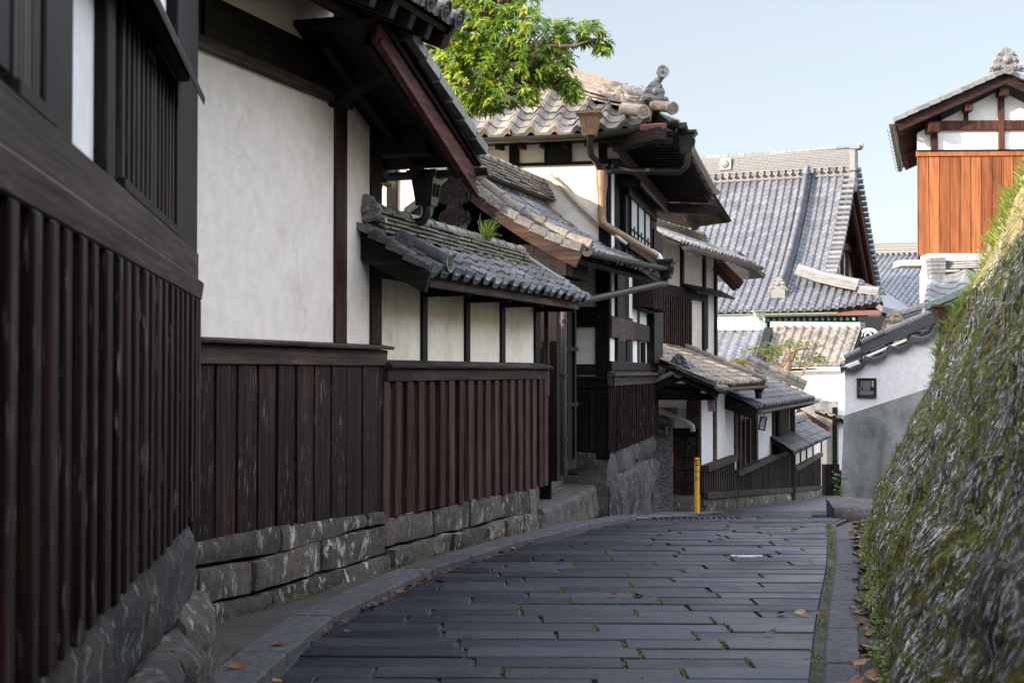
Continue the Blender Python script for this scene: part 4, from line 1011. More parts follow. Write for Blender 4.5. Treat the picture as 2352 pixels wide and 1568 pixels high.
# stone base
mb = MB()
mb.box(FS_, .08, LE-.05, -WE, -.08, -1.3, .6)
s = -.02
while s < LE-.05:
    e = min(s+R(.55, .95), LE); f = s/LE
    rough_block(mb, FS_, s, e-.01, -.4, .02, .12+R(-.08, .1), .49, amp=.05, seed=s, rnd=.04, res=.1)
    rough_block(mb, FS_, s+R(-.1, .1)+.05, min(LE, e+R(-.05, .1)), -.5, .08, -1.1, .14, amp=.09, seed=s+9, rnd=.07, res=.1)
    s = e
s = 0
while s < 2.4:
    e = s+R(.5, .8); rough_block(mb, FF_, s, e-.01, -.3, .03, .2, .50, amp=.02, seed=s, rnd=.03); rough_block(mb, FF_, s, e-.01, -.3, .08, -.5, .2, amp=.03, seed=s+4, rnd=.04); s = e
mb.build('stone_base', ST_BASE, E_)
# ================================================================ HOUSE BEHIND (plaster, lattice, little tiled eave)
FFh = Frame(2.80, 28, .436, 1)
Fh = thing('lattice_house', 'cream two-storey house with a brown gutter and dark lattice, behind the corner house', 'house', FFh.p(1, -2, -1))
sF = FFh.s(1643)
mb = MB(); solid(mb, FFh, -.5, sF, -4, 0, -1.5, 4.4); mb.build('wall', PL_FRONT, Fh)
zz = lambda u, v, o=0: FFh.z(u, v, o)
mb = MB()
for (a, e) in ((1562, 1567), (1613, 1618), (1640, 1644)): mb.box(FFh, FFh.s(a), FFh.s(e), -.05, .05, zz(1600, 815), 4.3)
mb.box(FFh, FFh.s(1612), FFh.s(1623), -.05, .04, zz(1600, 800), zz(1600, 672)); mb.build('post', W_DARK, Fh)
mb = MB(); z_ = zz(1570, 668); mb.box(FFh, FFh.s(1500), FFh.s(1617), 0, .10, z_-.16, z_+.06); mb.prof(FFh, FFh.s(1565), FFh.s(1655), [(0, z_+.12), (.35, z_-.06), (.35, z_-.02), (0, z_+.17)]); mb.build('belt_beam', W_DARKH, Fh, .005)
mb = MB(); mb.box(FFh, FFh.s(1503), FFh.s(1570), 0, .06, zz(1540, 800), z_-.16); battens(mb, FFh, FFh.s(1503), FFh.s(1570), zz(1540, 800), z_-.16, .13, .05, .11, .08); mb.build('lattice_screen', W_RED, Fh)
mb = MB(); mb.box(FFh, FFh.s(1571), FFh.s(1589), 0, .02, zz(1580, 788), z_-.16); mb.build('curtain', PL_OLD, Fh)
eo = .9; ez = zz(1620, 575, eo); a0 = FFh.p(-1.2, eo, ez); Bv = (FFh.n*-1+V((0, 0, .42))).normalized(); L_ = FFh.s(1738, eo)+1.2
mb = MB(); slab(mb, a0, FFh.d, Bv, L_, 1.6, .07, 0); mb.build('eave_deck', W_DARKH, Fh)
mb = MB(); tiles(mb, plane_S(a0+V((0, 0, .03)), FFh.d, Bv), L_, 1.6, .24, .2, .03); mb.build('eave_tiles', T_GREY, Fh)
mb = MB(); ridge(mb, a0+FFh.d*.3+Bv*1.6, a0+FFh.d*(L_-.35)+Bv*1.25, .34, 4, .05, .08, .3, .05); mb.build('eave_ridge', T_MOSS, Fh)
mb = MB(); gutter(mb, a0+FFh.n*.1-V((0, 0, .05)), a0+FFh.d*L_+FFh.n*.1-V((0, 0, .05)), .08); mb.build('gutter', M_GUTB, Fh)
mb = MB(); q = FFh.p(FFh.s(1700, .3), .35, 0); 
za = lambda u, v: P(u, v, 33)
mb.beam(P(1643, 597, 32.3), P(1702, 655, 32.6), .08, .22); mb.beam(P(1643, 612, 31.5), P(1690, 662, 31.8), .08, .14); mb.build('bargeboard', W_BROWN, Fh)
mb = MB(); mb.beam(P(1640, 585, 33.2), P(1700, 640, 33.6), 1.8, .08); mb.build('roof', T_DARK, Fh)
mb = MB(); pts = [P(1559, 445, 30.2), P(1603, 520, 30.6)]; mb.beam(pts[0], pts[1], .1, .26); mb.beam(P(1545, 450, 31.5), P(1590, 520, 31.8), 2.6, .08); mb.build('bargeboard', W_DARKH, Fh)
mb = MB(); mb.box(FFh, FFh.s(1500), FFh.s(1562, 0), -1.6, -1.55, 4.4, 5.2); mb.build('gable_board', W_DARKH, Fh)
# ================================================================ ROW OF HOUSES DOWN THE SLOPE
FR = Frame(3.35, 25.5, .32, 1)
FGf = Frame(3.35, 25.5, -1, .30, True)
Hs = thing('plaster_house', 'first low white house past the yellow bollard, with a sunlit tan tile roof', 'house', FR.p(1.5, -1.5, -1))
s1 = FR.s(1690); zt = 1.30
mb = MB(); solid(mb, FR, .02, s1, -3.2, -.01, -1.6, zt+.1); mb.build('wall', PL_CLEAN, Hs)
mb = MB()
for (a, e) in ((1605, 1607), (1638, 1643), (1686, 1692)): mb.box(FR, FR.s(a), FR.s(e), -.06, .03, -.2, 1.45)
mb.box(FGf, -.02, .13, -.05, .05, .55, 1.35); mb.box(FGf, -.02, 1.2, -.05, .05, 1.18, 1.35); mb.box(FGf, .10, .22, .0, .04, .7, 1.2); mb.build('post', W_GREY, Hs, .004)
mb = MB(); mb.box(FGf, .1, 1.6, -1.2, -1.1, -1, 1.3); mb.build('wall', M_BLK, Hs)
def fence(par, u0, u1, ztop, step=.19):
    a, e = max(.02, FR.s(u0, .12)), FR.s(u1, .12); 
    mb = MB(); n = int((e-a)/.25)
    for i in range(n+1):
        s_ = a+(e-a)*i/n; zb = zg(FR.p(s_, 0, 0).y)+.28
        mb.box(FR, s_-.04, s_+.04, .07, .10, zb, ztop-.02)
    for i in range(5):
        z_ = ztop-.1-i*.2
    mb.box(FR, a, e, .03, .17, ztop-.06, ztop+.06)
    y0, y1 = FR.p(a, 0, 0).y, FR.p(e, 0, 0).y
    m_ = int((e-a)/3)+1
    for i in range(m_):
        q0, q1 = a+(e-a)*i/m_, a+(e-a)*(i+1)/m_
        zz_ = zg(FR.p((q0+q1)/2, 0, 0).y)
        mb.hexa([FR.p(q0, .05, zg(FR.p(q0, 0, 0).y)+.22), FR.p(q1, .05, zg(FR.p(q1, 0, 0).y)+.22), FR.p(q1, .16, zg(FR.p(q1, 0, 0).y)+.22), FR.p(q0, .16, zg(FR.p(q0, 0, 0).y)+.22),
                 FR.p(q0, .05, zg(FR.p(q0, 0, 0).y)+.34), FR.p(q1, .05, zg(FR.p(q1, 0, 0).y)+.34), FR.p(q1, .16, zg(FR.p(q1, 0, 0).y)+.34), FR.p(q0, .16, zg(FR.p(q0, 0, 0).y)+.34)])
    mb.build('picket_skirt', W_LAT2, par, .004)
    mb = MB(); mb.hexa([FR.p(a, -.02, zg(y0)-.3), FR.p(e, -.02, zg(y1)-.3), FR.p(e, .04, zg(y1)-.3), FR.p(a, .04, zg(y0)-.3), FR.p(a, -.02, ztop-.05), FR.p(e, -.02, ztop-.05), FR.p(e, .04, ztop-.05), FR.p(a, .04, ztop-.05)], .2); mb.build('skirt_backing', M_BLK, par)
    mb = MB(); s = a
    while s < e-.1:
        x2 = min(s+R(.6, 1.3), e); z0, z1 = zg(FR.p(s, 0, 0).y), zg(FR.p(x2, 0, 0).y)
        rough_block(mb, FR, s, x2-.01, -.2, .16, z0-.15, z0+.22, z1-.15, z1+.22, .03, .15, s, .04); s = x2
    mb.build('stone_base', ST, par)
fence(Hs, 1606, 1689, -.17)
# roof of the first house
eo = .6; ea, eb = FR.s(1640, eo), FR.s(1751, eo)
def lean_roof(par, fr, sa, sb, eo, ez, pitch, M_, m, p=.25, c=.22, amp=.03, gut=M_GUTB, verge=None, ridgeM=None, caps=None):
    a0 = fr.p(sa, eo, ez); Bv = (fr.n*-1+V((0, 0, pitch))).normalized()
    mb = MB(); slab(mb, a0, fr.d, Bv, sb-sa, M_, .06, 0); mb.build('roof_deck', W_DARKH, par)
    mb = MB(); tiles(mb, plane_S(a0+V((0, 0, .03)), fr.d, Bv), sb-sa, M_, p, c, amp, jit=.008); mb.build('roof_tiles', m, par)
    if gut: mb = MB(); gutter(mb, a0+fr.n*.07-V((0, 0, .04)), a0+fr.d*(sb-sa)+fr.n*.07-V((0, 0, .04)), .06); mb.build('gutter', gut, par)
    if verge:
        mb = MB(); n_ = fr.d.cross(Bv); n_ = n_ if n_.z > 0 else -n_
        k = 0
        while k*.3 < M_-.1:
            q0 = a0+fr.d*(sb-sa-.1)+Bv*(k*.3-.03)+n_*.1; q1 = a0+fr.d*(sb-sa-.1)+Bv*(min(M_, k*.3+.29))+n_*.09; mb.tube([q0, q1], [.07, .062], 10); k += 1
        mb.build('verge_tiles', verge, par)
    return a0, Bv
a0, Bv = lean_roof(Hs, FR, ea+.1, eb, eo, 1.33, .42, 3.2, T_TAN, verge=T_TAN)
mb = MB(); mb.box(FR, -1, eb-.1, -3.5, .45, 1.25, 1.31); mb.build('soffit', W_DARKH, Hs)
# little gable with scrolled ridge end over the garden door
FG2 = Frame(2.80, 23.85, .32, 1)
mb = MB()
for sg in (1, -1):
    o0 = FG2.p(0 if sg > 0 else 1.0, .66*sg, 1.26); Bv2 = (FG2.n*-sg*.66+V((0, 0, .30))).normalized()
    tiles(mb, plane_S(o0, FG2.d*sg, Bv2), 1.0, .73, .22, .18, .034, jit=.006)
    for k in range(4): q = o0+Bv2*(k*.19); mb.beam(q+FG2.d*sg*(.02 if sg > 0 else .98)+V((0, 0, .04)), q+Bv2*.20+FG2.d*sg*(.02 if sg > 0 else .98)+V((0, 0, .03)), .18, .07)
mb.build('porch_tiles', T_GREY, Hs)
mb = MB(); ridge(mb, FG2.p(.05, 0, 1.56), FG2.p(.95, 0, 1.56), .24, 3, .04, .065, .25); onigawara(mb, FG2.p(0, 0, 1.70), FG2.d*-1, .20); mb.disc(FG2.p(-.06, 0, 1.54), FG2.d*-1, .085, .03); mb.build('porch_ridge', T_BLUE, Hs)
mb = MB()
for sg in (1, -1): mb.beam(FG2.p(.03, 0, 1.49), FG2.p(.03, .66*sg, 1.18), .05, .12); mb.beam(FG2.p(.5, 0, 1.50), FG2.p(.5, .64*sg, 1.20), .95, .03)
mb.box(FG2, .3, .4, -.55, .55, 1.08, 1.2); mb.build('porch_bargeboard', W_DARKH, Hs)
mb = MB(); pp = [P(1500, 935, 25.2), P(1582, 972, 25.0), P(1590, 978, 25.0), P(1591, 990, 25.0)]; mb.tube(pp, .045, 12); mb.build('grey_pipe', M_PIPEG, Hs)
# garden door and roughcast pillar
gd = thing('garden_door', 'low dark wooden garden door of overlapping boards left of the yellow bollard', 'door', FGf.p(.3, .1, zg(25.5)))
d0, d1 = FGf.s(1604, .1), FGf.s(1546, .1); z0, z1 = FGf.z(1575, 1135, .1), FGf.z(1575, 985, .1)
mb = MB()
for k in range(5):
    za, zb = z0+(z1-z0-.06)*k/5, z0+(z1-z0-.06)*(k+1)/5; mb.prof(FGf, d0, d1, [(.04, za), (.085, za), (.05, zb), (.04, zb)])
mb.build('boards', W_RED, gd)
mb = MB(); mb.box(FGf, d0-.02, d1+.02, .03, .12, z1-.09, z1); mb.box(FGf, d0-.02, d1+.02, .02, .14, z1, z1+.02)
for s_ in (d0, (d0+d1)/2, d1-.02): mb.box(FGf, s_, s_+.022, .05, .11, z0, z1-.09)
mb.build('frame', W_DARK, gd, .003)
mb = MB(); rough_block(mb, FGf, d0-.02, d1+.05, -.1, .12, zg(25.5)-.1, z0, amp=.02, seed=3, res=.08); mb.build('stone_sill', ST, gd)
m_, t, b = mat('roughcast_render'); p = nd(t, 'NewGeometry').outputs['Position']; vv = nd(t, 'TexVoronoi', {'Vector': nd(t, 'Mapping', {'Vector': p, 'Scale': (1, 1, 1.6)}).outputs[0], 'Scale': 14.0}, feature='SMOOTH_F1'); n2 = noi(t, p, 18, 6, .7)
h_ = mathn(t, 'ADD', vv.outputs[0], n2); t.links.new(ramp(t, h_, [(.5, (.055, .055, .058)), (1.0, (.13, .13, .135))]), b.inputs['Base Color']); b.inputs['Roughness'].default_value = .85; bump(t, b, h_, 1.0, .05)
M_ROUGH = m_
pw = thing('roughcast_pillar', 'grey pebbly wall pillar with a rough stone cap, partly behind the corner house', 'pillar', FGf.p(1.0, .1, zg(25.5)))
w0, w1 = FGf.s(1543, .2), FGf.s(1470, .2)
mb = MB(); mb.box(FGf, w0, w1, -.2, .2, zg(25.5)-.2, FGf.z(1520, 958, .2)); mb.build('shaft', M_ROUGH, pw, .01)
mb = MB(); zc = FGf.z(1520, 958, .2); rough_block(mb, FGf, w0-.06, w1+.1, -.3, .28, zc, zc+.17, amp=.02, seed=7, rnd=.08, res=.06); mb.build('cap_stone', ST_STEP, pw)
mr = thing('box_mirror', 'small rounded rectangular traffic mirror on the pebbly pillar', 'mirror', FGf.p(w0+.2, .25, .4))
sa, sb = FGf.s(1533, .3), FGf.s(1500, .3); z0, z1 = FGf.z(1520, 1002, .3), FGf.z(1520, 975, .3)
mb = MB(); mb.box(FGf, sa, sb, .22, .285, z0, z1); mb.build('housing', M_IRON, mr, .02)
mb = MB(); mb.box(FGf, sa+.012, sb-.012, .283, .292, z0+.012, z1-.012); mb.build('glass', M_MIRR, mr, .012)
mb = MB(); q = FGf.p(FGf.s(1544, .13), .12, 0); mb.box(FGf, FGf.s(1545.2, .13), FGf.s(1543.6, .13), .1, .14, FGf.z(1544, 1070, .13), FGf.z(1544, 1038, .13))
o = mb.build('orange_marker', simple('orange_marker_paint', (.75, .18, .02), .4)); tag(o, 'thin orange strip beside the dark garden door', 'marker')
# bollard
bo = P(1600, 1172, 24.3); bz = zg(24.3)-.03
bl = thing('bollard', 'slim yellow post standing at the corner of the white house', 'bollard', (bo.x, bo.y, bz))
mb = MB(); zt_ = P(1600, 1050, 24.3).z; mb.tube([V((bo.x, bo.y, bz)), V((bo.x, bo.y, zt_-.02)), V((bo.x, bo.y, zt_))], [.045, .045, .036], 16); mb.build('shaft', M_YEL, bl)
mb = MB()
for f in (.13, .27, .40): z_ = zt_-(zt_-bz)*f; mb.tube([V((bo.x, bo.y, z_)), V((bo.x, bo.y, z_+.065))], .047, 16)
mb.build('reflective_band', M_YELD, bl)
mb = MB(); mb.tube([V((bo.x, bo.y, zt_-.05)), V((bo.x, bo.y, zt_-.035))], .049, 16); mb.box(Frame(bo.x, bo.y, 1, 0), -.025, .025, .03, .056, zt_-.13, zt_-.115); mb.build('collar', M_IRON, bl)
# ---- second house
H2 = thing('shop_house', 'second low house down the slope, with a dark door and a grey tile roof', 'house', FR.p(8, -1.5, -1.5))
s2 = FR.s(1818); s1b = s1+.02
mb = MB(); solid(mb, FR, s1b, s2, -4.5, -.02, -2.4, .85); mb.build('wall', PL_CLEAN, H2)
zz = lambda u, v, o=0: FR.z(u, v, o)
mb = MB(); mb.box(FR, FR.s(1693), FR.s(1733), -.1, .01, -.5, .75); dr = mb.build('door', M_BLK, H2)
mb = MB()
for u in (1693, 1704, 1716, 1731): mb.box(FR, FR.s(u), FR.s(u)+.10, 0, .06, -.45, .75)
mb.box(FR, FR.s(1693), FR.s(1735), 0, .05, .55, .75); mb.build('door_frame', W_BROWN, dr)
mb = MB(); lattice(mb, FR, FR.s(1705), FR.s(1730), .01, .03, -.4, .55, 8, .04); mb.build('lattice', W_DARK, dr)
mb = MB(); mb.box(FR, FR.s(1778), FR.s(1803), -.1, .10, -.45, .70); wn = mb.build('window', W_DARK, H2)
mb = MB(); lattice(mb, FR, FR.s(1779), FR.s(1802), .10, .13, -.4, .66, 9, .07); mb.build('lattice', W_LAT, wn)
mb = MB()
for (a, e) in ((1733, 1738), (1774, 1779), (1803, 1805), (1815, 1819)): mb.box(FR, FR.s(a), FR.s(e), -.05, .03, -.55, .85)
mb.build('post', W_DARK, H2)
fence(H2, 1692, 1816, -.50)
ea2, eb2 = FR.s(1741, eo), FR.s(1872, eo)
a2, Bv = lean_roof(H2, FR, ea2-.35, eb2, eo, .83, .42, 3.4, T_DARK, .26, .24)
mb = MB(); mb.box(FR, s1, s2, -4.5, .45, .74, .80); mb.build('soffit', W_DARKH, H2)
mb = MB(); n_ = FR.d.cross(Bv); n_ = n_ if n_.z > 0 else -n_
ridge(mb, a2+FR.d*(eb2-ea2+.15)+Bv*.35+n_*.08, a2+FR.d*(eb2-ea2+.1)+Bv*2.1+n_*.12, .22, 4, .055, .09, .3); mb.build('verge_ridge', T_DARK, H2)
mb = MB(); mb.beam(FR.p(ea2-.33, .62, .72), FR.p(ea2-.33, -1.2, 1.38), .08, .22); mb.build('bargeboard', W_DARKH, H2)
mb = MB(); q = P(1820, 1000, 38.5); mb.tube([V((q.x, q.y, zg(38.5)-.1)), V((q.x, q.y, .55)), V((q.x+.5, q.y-.2, .75))], .07, 10); mb.build('downpipe', M_PIPED, H2)
mb = MB(); q = P(1742, 905, 29.3); mb.tube([P(1742, 884, 29.2), P(1742, 915, 29.2)], .07, 10); rainhead(mb, P(1743, 886, 29.2), .12, .25, FR); mb.build('short_downpipe', M_PIPED, Hs)
# hanging plaques
def plaque(nm, lab, u, v0, v1, Y, wd, tilt, mboard, mtext, pink):
    c_ = P(u, (v0+v1)/2, Y); h_ = (P(u, v0, Y).z-P(u, v1, Y).z)
    fr = Frame(c_.x, c_.y, math.cos(0), -.1)
    t_ = thing(nm, lab, 'sign', c_)
    Mx = Matrix.Rotation(tilt, 4, fr.n)
    def tr(mb_):
        mb_.v = [tuple(c_+Mx @ (V(q)-c_)) for q in mb_.v]
    mb = MB(); mb.box(fr, -wd/2, wd/2, -.015, .015, c_.z-h_/2, c_.z+h_/2); tr(mb); bd = mb.build('board', mboard, t_, .004)
    mb = MB(); random.seed(11)
    n = 5
    for k in range(n):
        z_ = c_.z+h_*.40-h_*.8*(k+.5)/n; ww = wd*.30; hh = h_*.07
        segs = [(-1, .8, 1, .8), (-.9, -.9, .9, -.9), (0, 1, 0, -1), (-1, .1, .9, .0), (-.8, .8, -.9, -.8)][: 3+k % 3]
        strk(mb, fr, 0, z_, ww, hh, segs, .0155, wd*.13)
    tr(mb); mb.build('lettering', mtext, bd)
    mb = MB(); mb.tube([V((c_.x, c_.y, c_.z+h_/2)), V((c_.x, c_.y, c_.z+h_/2+.16)), V((c_.x, c_.y, c_.z+h_/2+.22))], .008, 6); tr(mb); mb.build('hook', M_IRON, t_)
    return t_
plaque('hanging_plaque', 'pale plaque with pink vertical lettering hanging on the first low white house', 1633, 904, 944, 25.6, .13, math.radians(4), M_PLQ, M_PINK, True)
plaque('hanging_plaque', 'tilted black plaque with white vertical lettering hanging by the dark door', 1751, 956, 988, 29.7, .15, math.radians(-10), M_SIGN, M_WHT, False)
# ---- coped wall and far house
I_ = thing('coped_wall', 'short low wall with small yellow panels and its own little tile roof, farther down the row', 'wall', FR.p(17, 0, -2))
sa, sb = FR.s(1822), FR.s(1886)
mb = MB(); solid(mb, FR, sa, sb, -.3, 0, -2.6, -.3); mb.build('plaster_panel', PL_OLD, I_)
mb = MB()
for u in (1823, 1836, 1850, 1865, 1884): mb.box(FR, FR.s(u)-.05, FR.s(u)+.08, -.02, .04, -1.05, -.4)
mb.build('post', W_DARK, I_)
fence(I_, 1824, 1886, -1.07)
ea3, eb3 = FR.s(1822, .55), FR.s(1905, .5)
lean_roof(I_, FR, ea3, eb3, .55, -.42, .62, .95, T_DARK, .3, .22, gut=None)
mb = MB(); ridge(mb, FR.p(ea3, -.25, .10), FR.p(eb3-.6, -.25, .10), .3, 3, .05, .09, .4); mb.build('coping_ridge', T_GREY, I_)
J = thing('house', 'dark-based house closing the foot of the lane, with a mossy lit roof', 'house', P(1900, 1000, 49))
FJ = Frame(P(1884, 0, 47.2).x, 47.2, 1, .05)
mb = MB(); solid(mb, FJ, -4, .6, -5, 0, -3, .6); mb.build('wall', PL_GREY, J)
mb = MB(); solid(mb, FJ, -.2, .62, -.1, .03, -3, FJ.z(1890, 1065)); mb.box(FJ, FJ.s(1911), FJ.s(1921), -1, .06, -3, .4); mb.build('dark_base', W_DARK, J)
mb = MB(); solid(mb, FJ, .6, 3, -5, -.2, -3, .3); mb.build('bright_panel', PL_CLEAN, J)
mb = MB(); solid(mb, FJ, .62, 3, -.2, .05, -3, FJ.z(1925, 1080)); mb.build('dark_skirt', W_DARK, J)
mb = MB()
def quadS(tl, tr, br, bl):
    """a along bottom edge, b up; unit lengths"""
    L = ((br-bl).length+(tr-tl).length)/2; M_ = ((tl-bl).length+(tr-br).length)/2
    n = (br-bl).cross(tl-bl).normalized(); n = n if n.z > 0 else -n
    def S_(a, b):
        x, y = a/L, b/M_; return (bl*(1-x)*(1-y)+br*x*(1-y)+tr*x*y+tl*(1-x)*y, n)
    return S_, L, M_, n
def quad_roof(par, tl, tr, br, bl, m, p=.26, c=.24, amp=.03, prof='wave', caps=None, lip=.05, deck=True, scale=1.0, nm='roof_tiles'):
    S_, L, M_, n = quadS(tl, tr, br, bl)
    mb = MB(); tiles(mb, S_, L, M_, p, c, amp, prof, caps=caps, lip=lip, jit=.006, scale=scale); mb.build(nm, m, par)
    if deck:
        q = [bl, br, tr, tl]; mb = MB(); mb.hexa([x-n*(amp+.12) for x in q]+[x-n*(amp+.03) for x in q], .4); mb.build('roof_deck', W_DARKH, par)
    return n
quad_roof(J, P(1858, 900, 51), P(1950, 900, 52), P(1948, 966, 47), P(1862, 935, 47.2), T_WARM, .3, .26)
mb = MB(); mb.beam(P(1828, 945, 46.8), P(1903, 990, 46.6), .12, .3); mb.build('bargeboard', W_BROWN, J)
# low grass at the foot of the coped wall is in the plants below
# ================================================================ TEMPLE
th_ = math.radians(24); FT = Frame(15.94, 66, math.cos(th_), -math.sin(th_))
if FT.n.y > 0: FT.n = -FT.n
T = thing('temple_hall', 'large temple hall with a sweeping blue-grey tile roof in the background', 'temple', FT.p(-6, 0, -3))
zR = 10.9; zE = 4.15; run = 7.0; MT = math.hypot(run, zR-zE); LT = 14.0
nT = (FT.n*(zR-zE)+V((0, 0, run))).normalized()
def upc(a): return .35*max(0, (a-(LT-1.5))/3.8)**2
def ST_(a, b):
    f = b/MT; q = FT.p(-LT+a, run*(1-f), zE+(zR-zE)*f)-nT*(.55*4*f*(1-f))+V((0, 0, upc(a)*(1-f)**2)); return q, nT
mb = MB(); tiles(mb, ST_, LT+2.4, MT, .34, .30, .085, 'round', mask=lambda a, b: a < LT or b < (LT+2.4-a)*.95+.1, caps=.105, lip=.05, scale=2, jit=.003); mb.build('main_roof_tiles', T_BLUE, T)
mb = MB(); n = 12; vs = []
for k in range(n+1):
    f = k/n
    for (a, o) in ((0, -.08), (LT-.1, -.08), (0, -.3), (LT-.1, -.3)): vs.append(ST_(a, MT*f)[0]+nT*o)
mb.add(vs, [(4*k, 4*k+1, 4*k+5, 4*k+4) for k in range(n)]+[(4*k+2, 4*k+3, 4*k+7, 4*k+6) for k in range(n)]+[(4*k+1, 4*k+3, 4*k+7, 4*k+5) for k in range(n)], .5)
vs = []
for k in range(5):
    f = .26*k/4
    for (a, o) in ((LT-.1, -.08), (LT+2.4-f*MT*1.02, -.08), (LT-.1, -.3), (LT+2.4-f*MT*1.02, -.3)): vs.append(ST_(a, MT*f)[0]+nT*o)
mb.add(vs, [(4*k, 4*k+1, 4*k+5, 4*k+4) for k in range(4)]+[(4*k+2, 4*k+3, 4*k+7, 4*k+6) for k in range(4)]+[(4*k+1, 4*k+3, 4*k+7, 4*k+5) for k in range(4)]+[(0, 1, 3, 2)], .5)
# rear slope closes the roof
mb.hexa([FT.p(-LT, -run, zE), FT.p(0, -run, zE), FT.p(0, -run+.2, zE-.2), FT.p(-LT, -run+.2, zE-.2), FT.p(-LT, .1, zR+.1), FT.p(0, .1, zR+.1), FT.p(0, .2, zR-.2), FT.p(-LT, .2, zR-.2)], .5)
mb.build('roof_deck', W_BROWN, T)
mb = MB() # verge cross tiles
k = 0
while k*.34 < MT*.80:
    q, n_ = ST_(LT-.22, MT-k*.34); q2, _ = ST_(LT-.22, MT-k*.34-.26)
    mb.tube([q+FT.d*-.2+n_*.12, q+FT.d*.32+n_*.10], [.11, .13], 8); 
    r_ = FT.p(.05, -run*(k*.34/MT), zR+.05-(zR-zE)*(k*.34/MT)); mb.tube([r_-FT.d*.3, r_+FT.d*.25], .12, 8); k += 1
mb.build('verge_tiles', T_BLUE, T)
mb = MB(); k = 0
A0 = FT.p(-LT, 0, zR+.05); 
for i in range(11): # layered ridge body
    mb.prof(FT, -LT, .1, [(-.3+.012*i, zR+.20+i*.075), (.3-.012*i, zR+.20+i*.075), (.3-.012*i, zR+.20+i*.075+.055), (-.3+.012*i, zR+.20+i*.075+.055)], R(.3, .7))
mb.prof(FT, -LT, .0, [(-.22, zR-.2), (.22, zR-.2), (.14, zR+1.02), (-.14, zR+1.02)], .4)
a = -LT
while a < .2:
    mb.tube([FT.p(a, 0, zR+1.06+.03*max(0, a+3)), FT.p(a+.38, 0, zR+1.06+.03*max(0, a+3.3))], .11, 10); mb.tube([FT.p(a+.36, 0, zR+1.06+.03*max(0, a+3)), FT.p(a+.40, 0, zR+1.06+.03*max(0, a+3))], .13, 10); a += .40
mb.build('main_ridge', T_RIDGE, T)
mb = MB(); a = -LT+.17
while a < 0: mb.disc(FT.p(a, .42, zR+.08), (FT.n+V((0, 0, .1))).normalized(), .115, .05, 12); mb.tube([FT.p(a, .40, zR+.08), FT.p(a, .05, zR+.2)], .10, 8); a += .34
mb.build('ridge_disc_tiles', T_GREY, T)
mb = MB(); rz_ = zR+.65
for u_ in (1668,):
    s_ = FT.s(u_, .3); mb.box(FT, s_-.28, s_+.28, .26, .36, rz_-.28, rz_+.28)
    mb.blob(FT.p(s_, .37, rz_), .2, .2, .05, (FT.d, V((0, 0, 1)), FT.n), 10, .2)
mb.build('ridge_crest_block', T_RIDGE, T)
mb = MB(); mb.box(FT, -.15, .12, -.3, .42, zR-.75, zR+.95); mb.box(FT, -.2, .16, -.38, .50, zR-.05, zR+.12); mb.box(FT, -.2, .14, .2, .56, zR-1.0, zR-.35); mb.prof(FT, -.18, .3, [(-.3, zR+1.0), (.25, zR+1.0), (.18, zR+1.22), (-.2, zR+1.22)]); mb.build('ridge_end_tile', T_RIDGE, T, .03)
mb = MB() # descending ridge
pts = []; N = 16
for k in range(N+1):
    f = 1.0-.84*k/N; pts.append(ST_(LT-2.15-.0*k, MT*f)[0]+nT*.12)
for k in range(N):
    ridge(mb, pts[k+1], pts[k], .40, 5, .07, .12, .42)
mb.tube([pts[0]+V((0, 0, .35)), pts[0]+V((0, 0, .75))-FT.n*.2], [.22, .05], 8); mb.build('descending_ridge', T_BLUE, T)
mb = MB(); onigawara(mb, pts[-1]+nT*.35+FT.n*.1-V((0, 0, .05)), FT.n, .42); mb.box(FT, -2.15-.3, -2.15+.3, run*.84, run*.84+.3, pts[-1].z-.35, pts[-1].z+.1); mb.build('descending_ridge_end', T_GREY, T)
mb = MB() # corner ridge
c_ = [ST_(LT-1.6, MT*.27)[0]+nT*.25, ST_(LT-.6, MT*.21)[0]+nT*.2, ST_(LT+.5, MT*.15)[0]+nT*.18, ST_(LT+1.3, MT*.10)[0]+nT*.2]
for q0, q1 in zip(c_, c_[1:]): ridge(mb, q0, q1, .42, 5, .075, .12, .4)
ridge(mb, ST_(LT+1.35, MT*.09)[0]+nT*.1, ST_(LT+2.3, MT*.02)[0]+nT*.2, .34, 3, .075, .12, .4)
onigawara(mb, c_[-1]+FT.d*.1+V((0, 0, .25)), (FT.d+FT.n).normalized(), .28); onigawara(mb, ST_(LT+2.35, .1)[0]+V((0, 0, .3)), (FT.d+FT.n).normalized(), .22); mb.build('corner_ridge', T_RIDGE, T)
# side skirt slope (faces away to the right)
q_ = [FT.p(2.4, run, zE+.12), FT.p(2.4, -run, zE+.12), FT.p(0, -run+1.6, zE+1.7), FT.p(0, run-1.7, zE+1.75)]
mb = MB(); mb.hexa([x-V((0, 0, .25)) for x in q_]+q_, .4); mb.build('roof_skirt', T_BLUE, T)
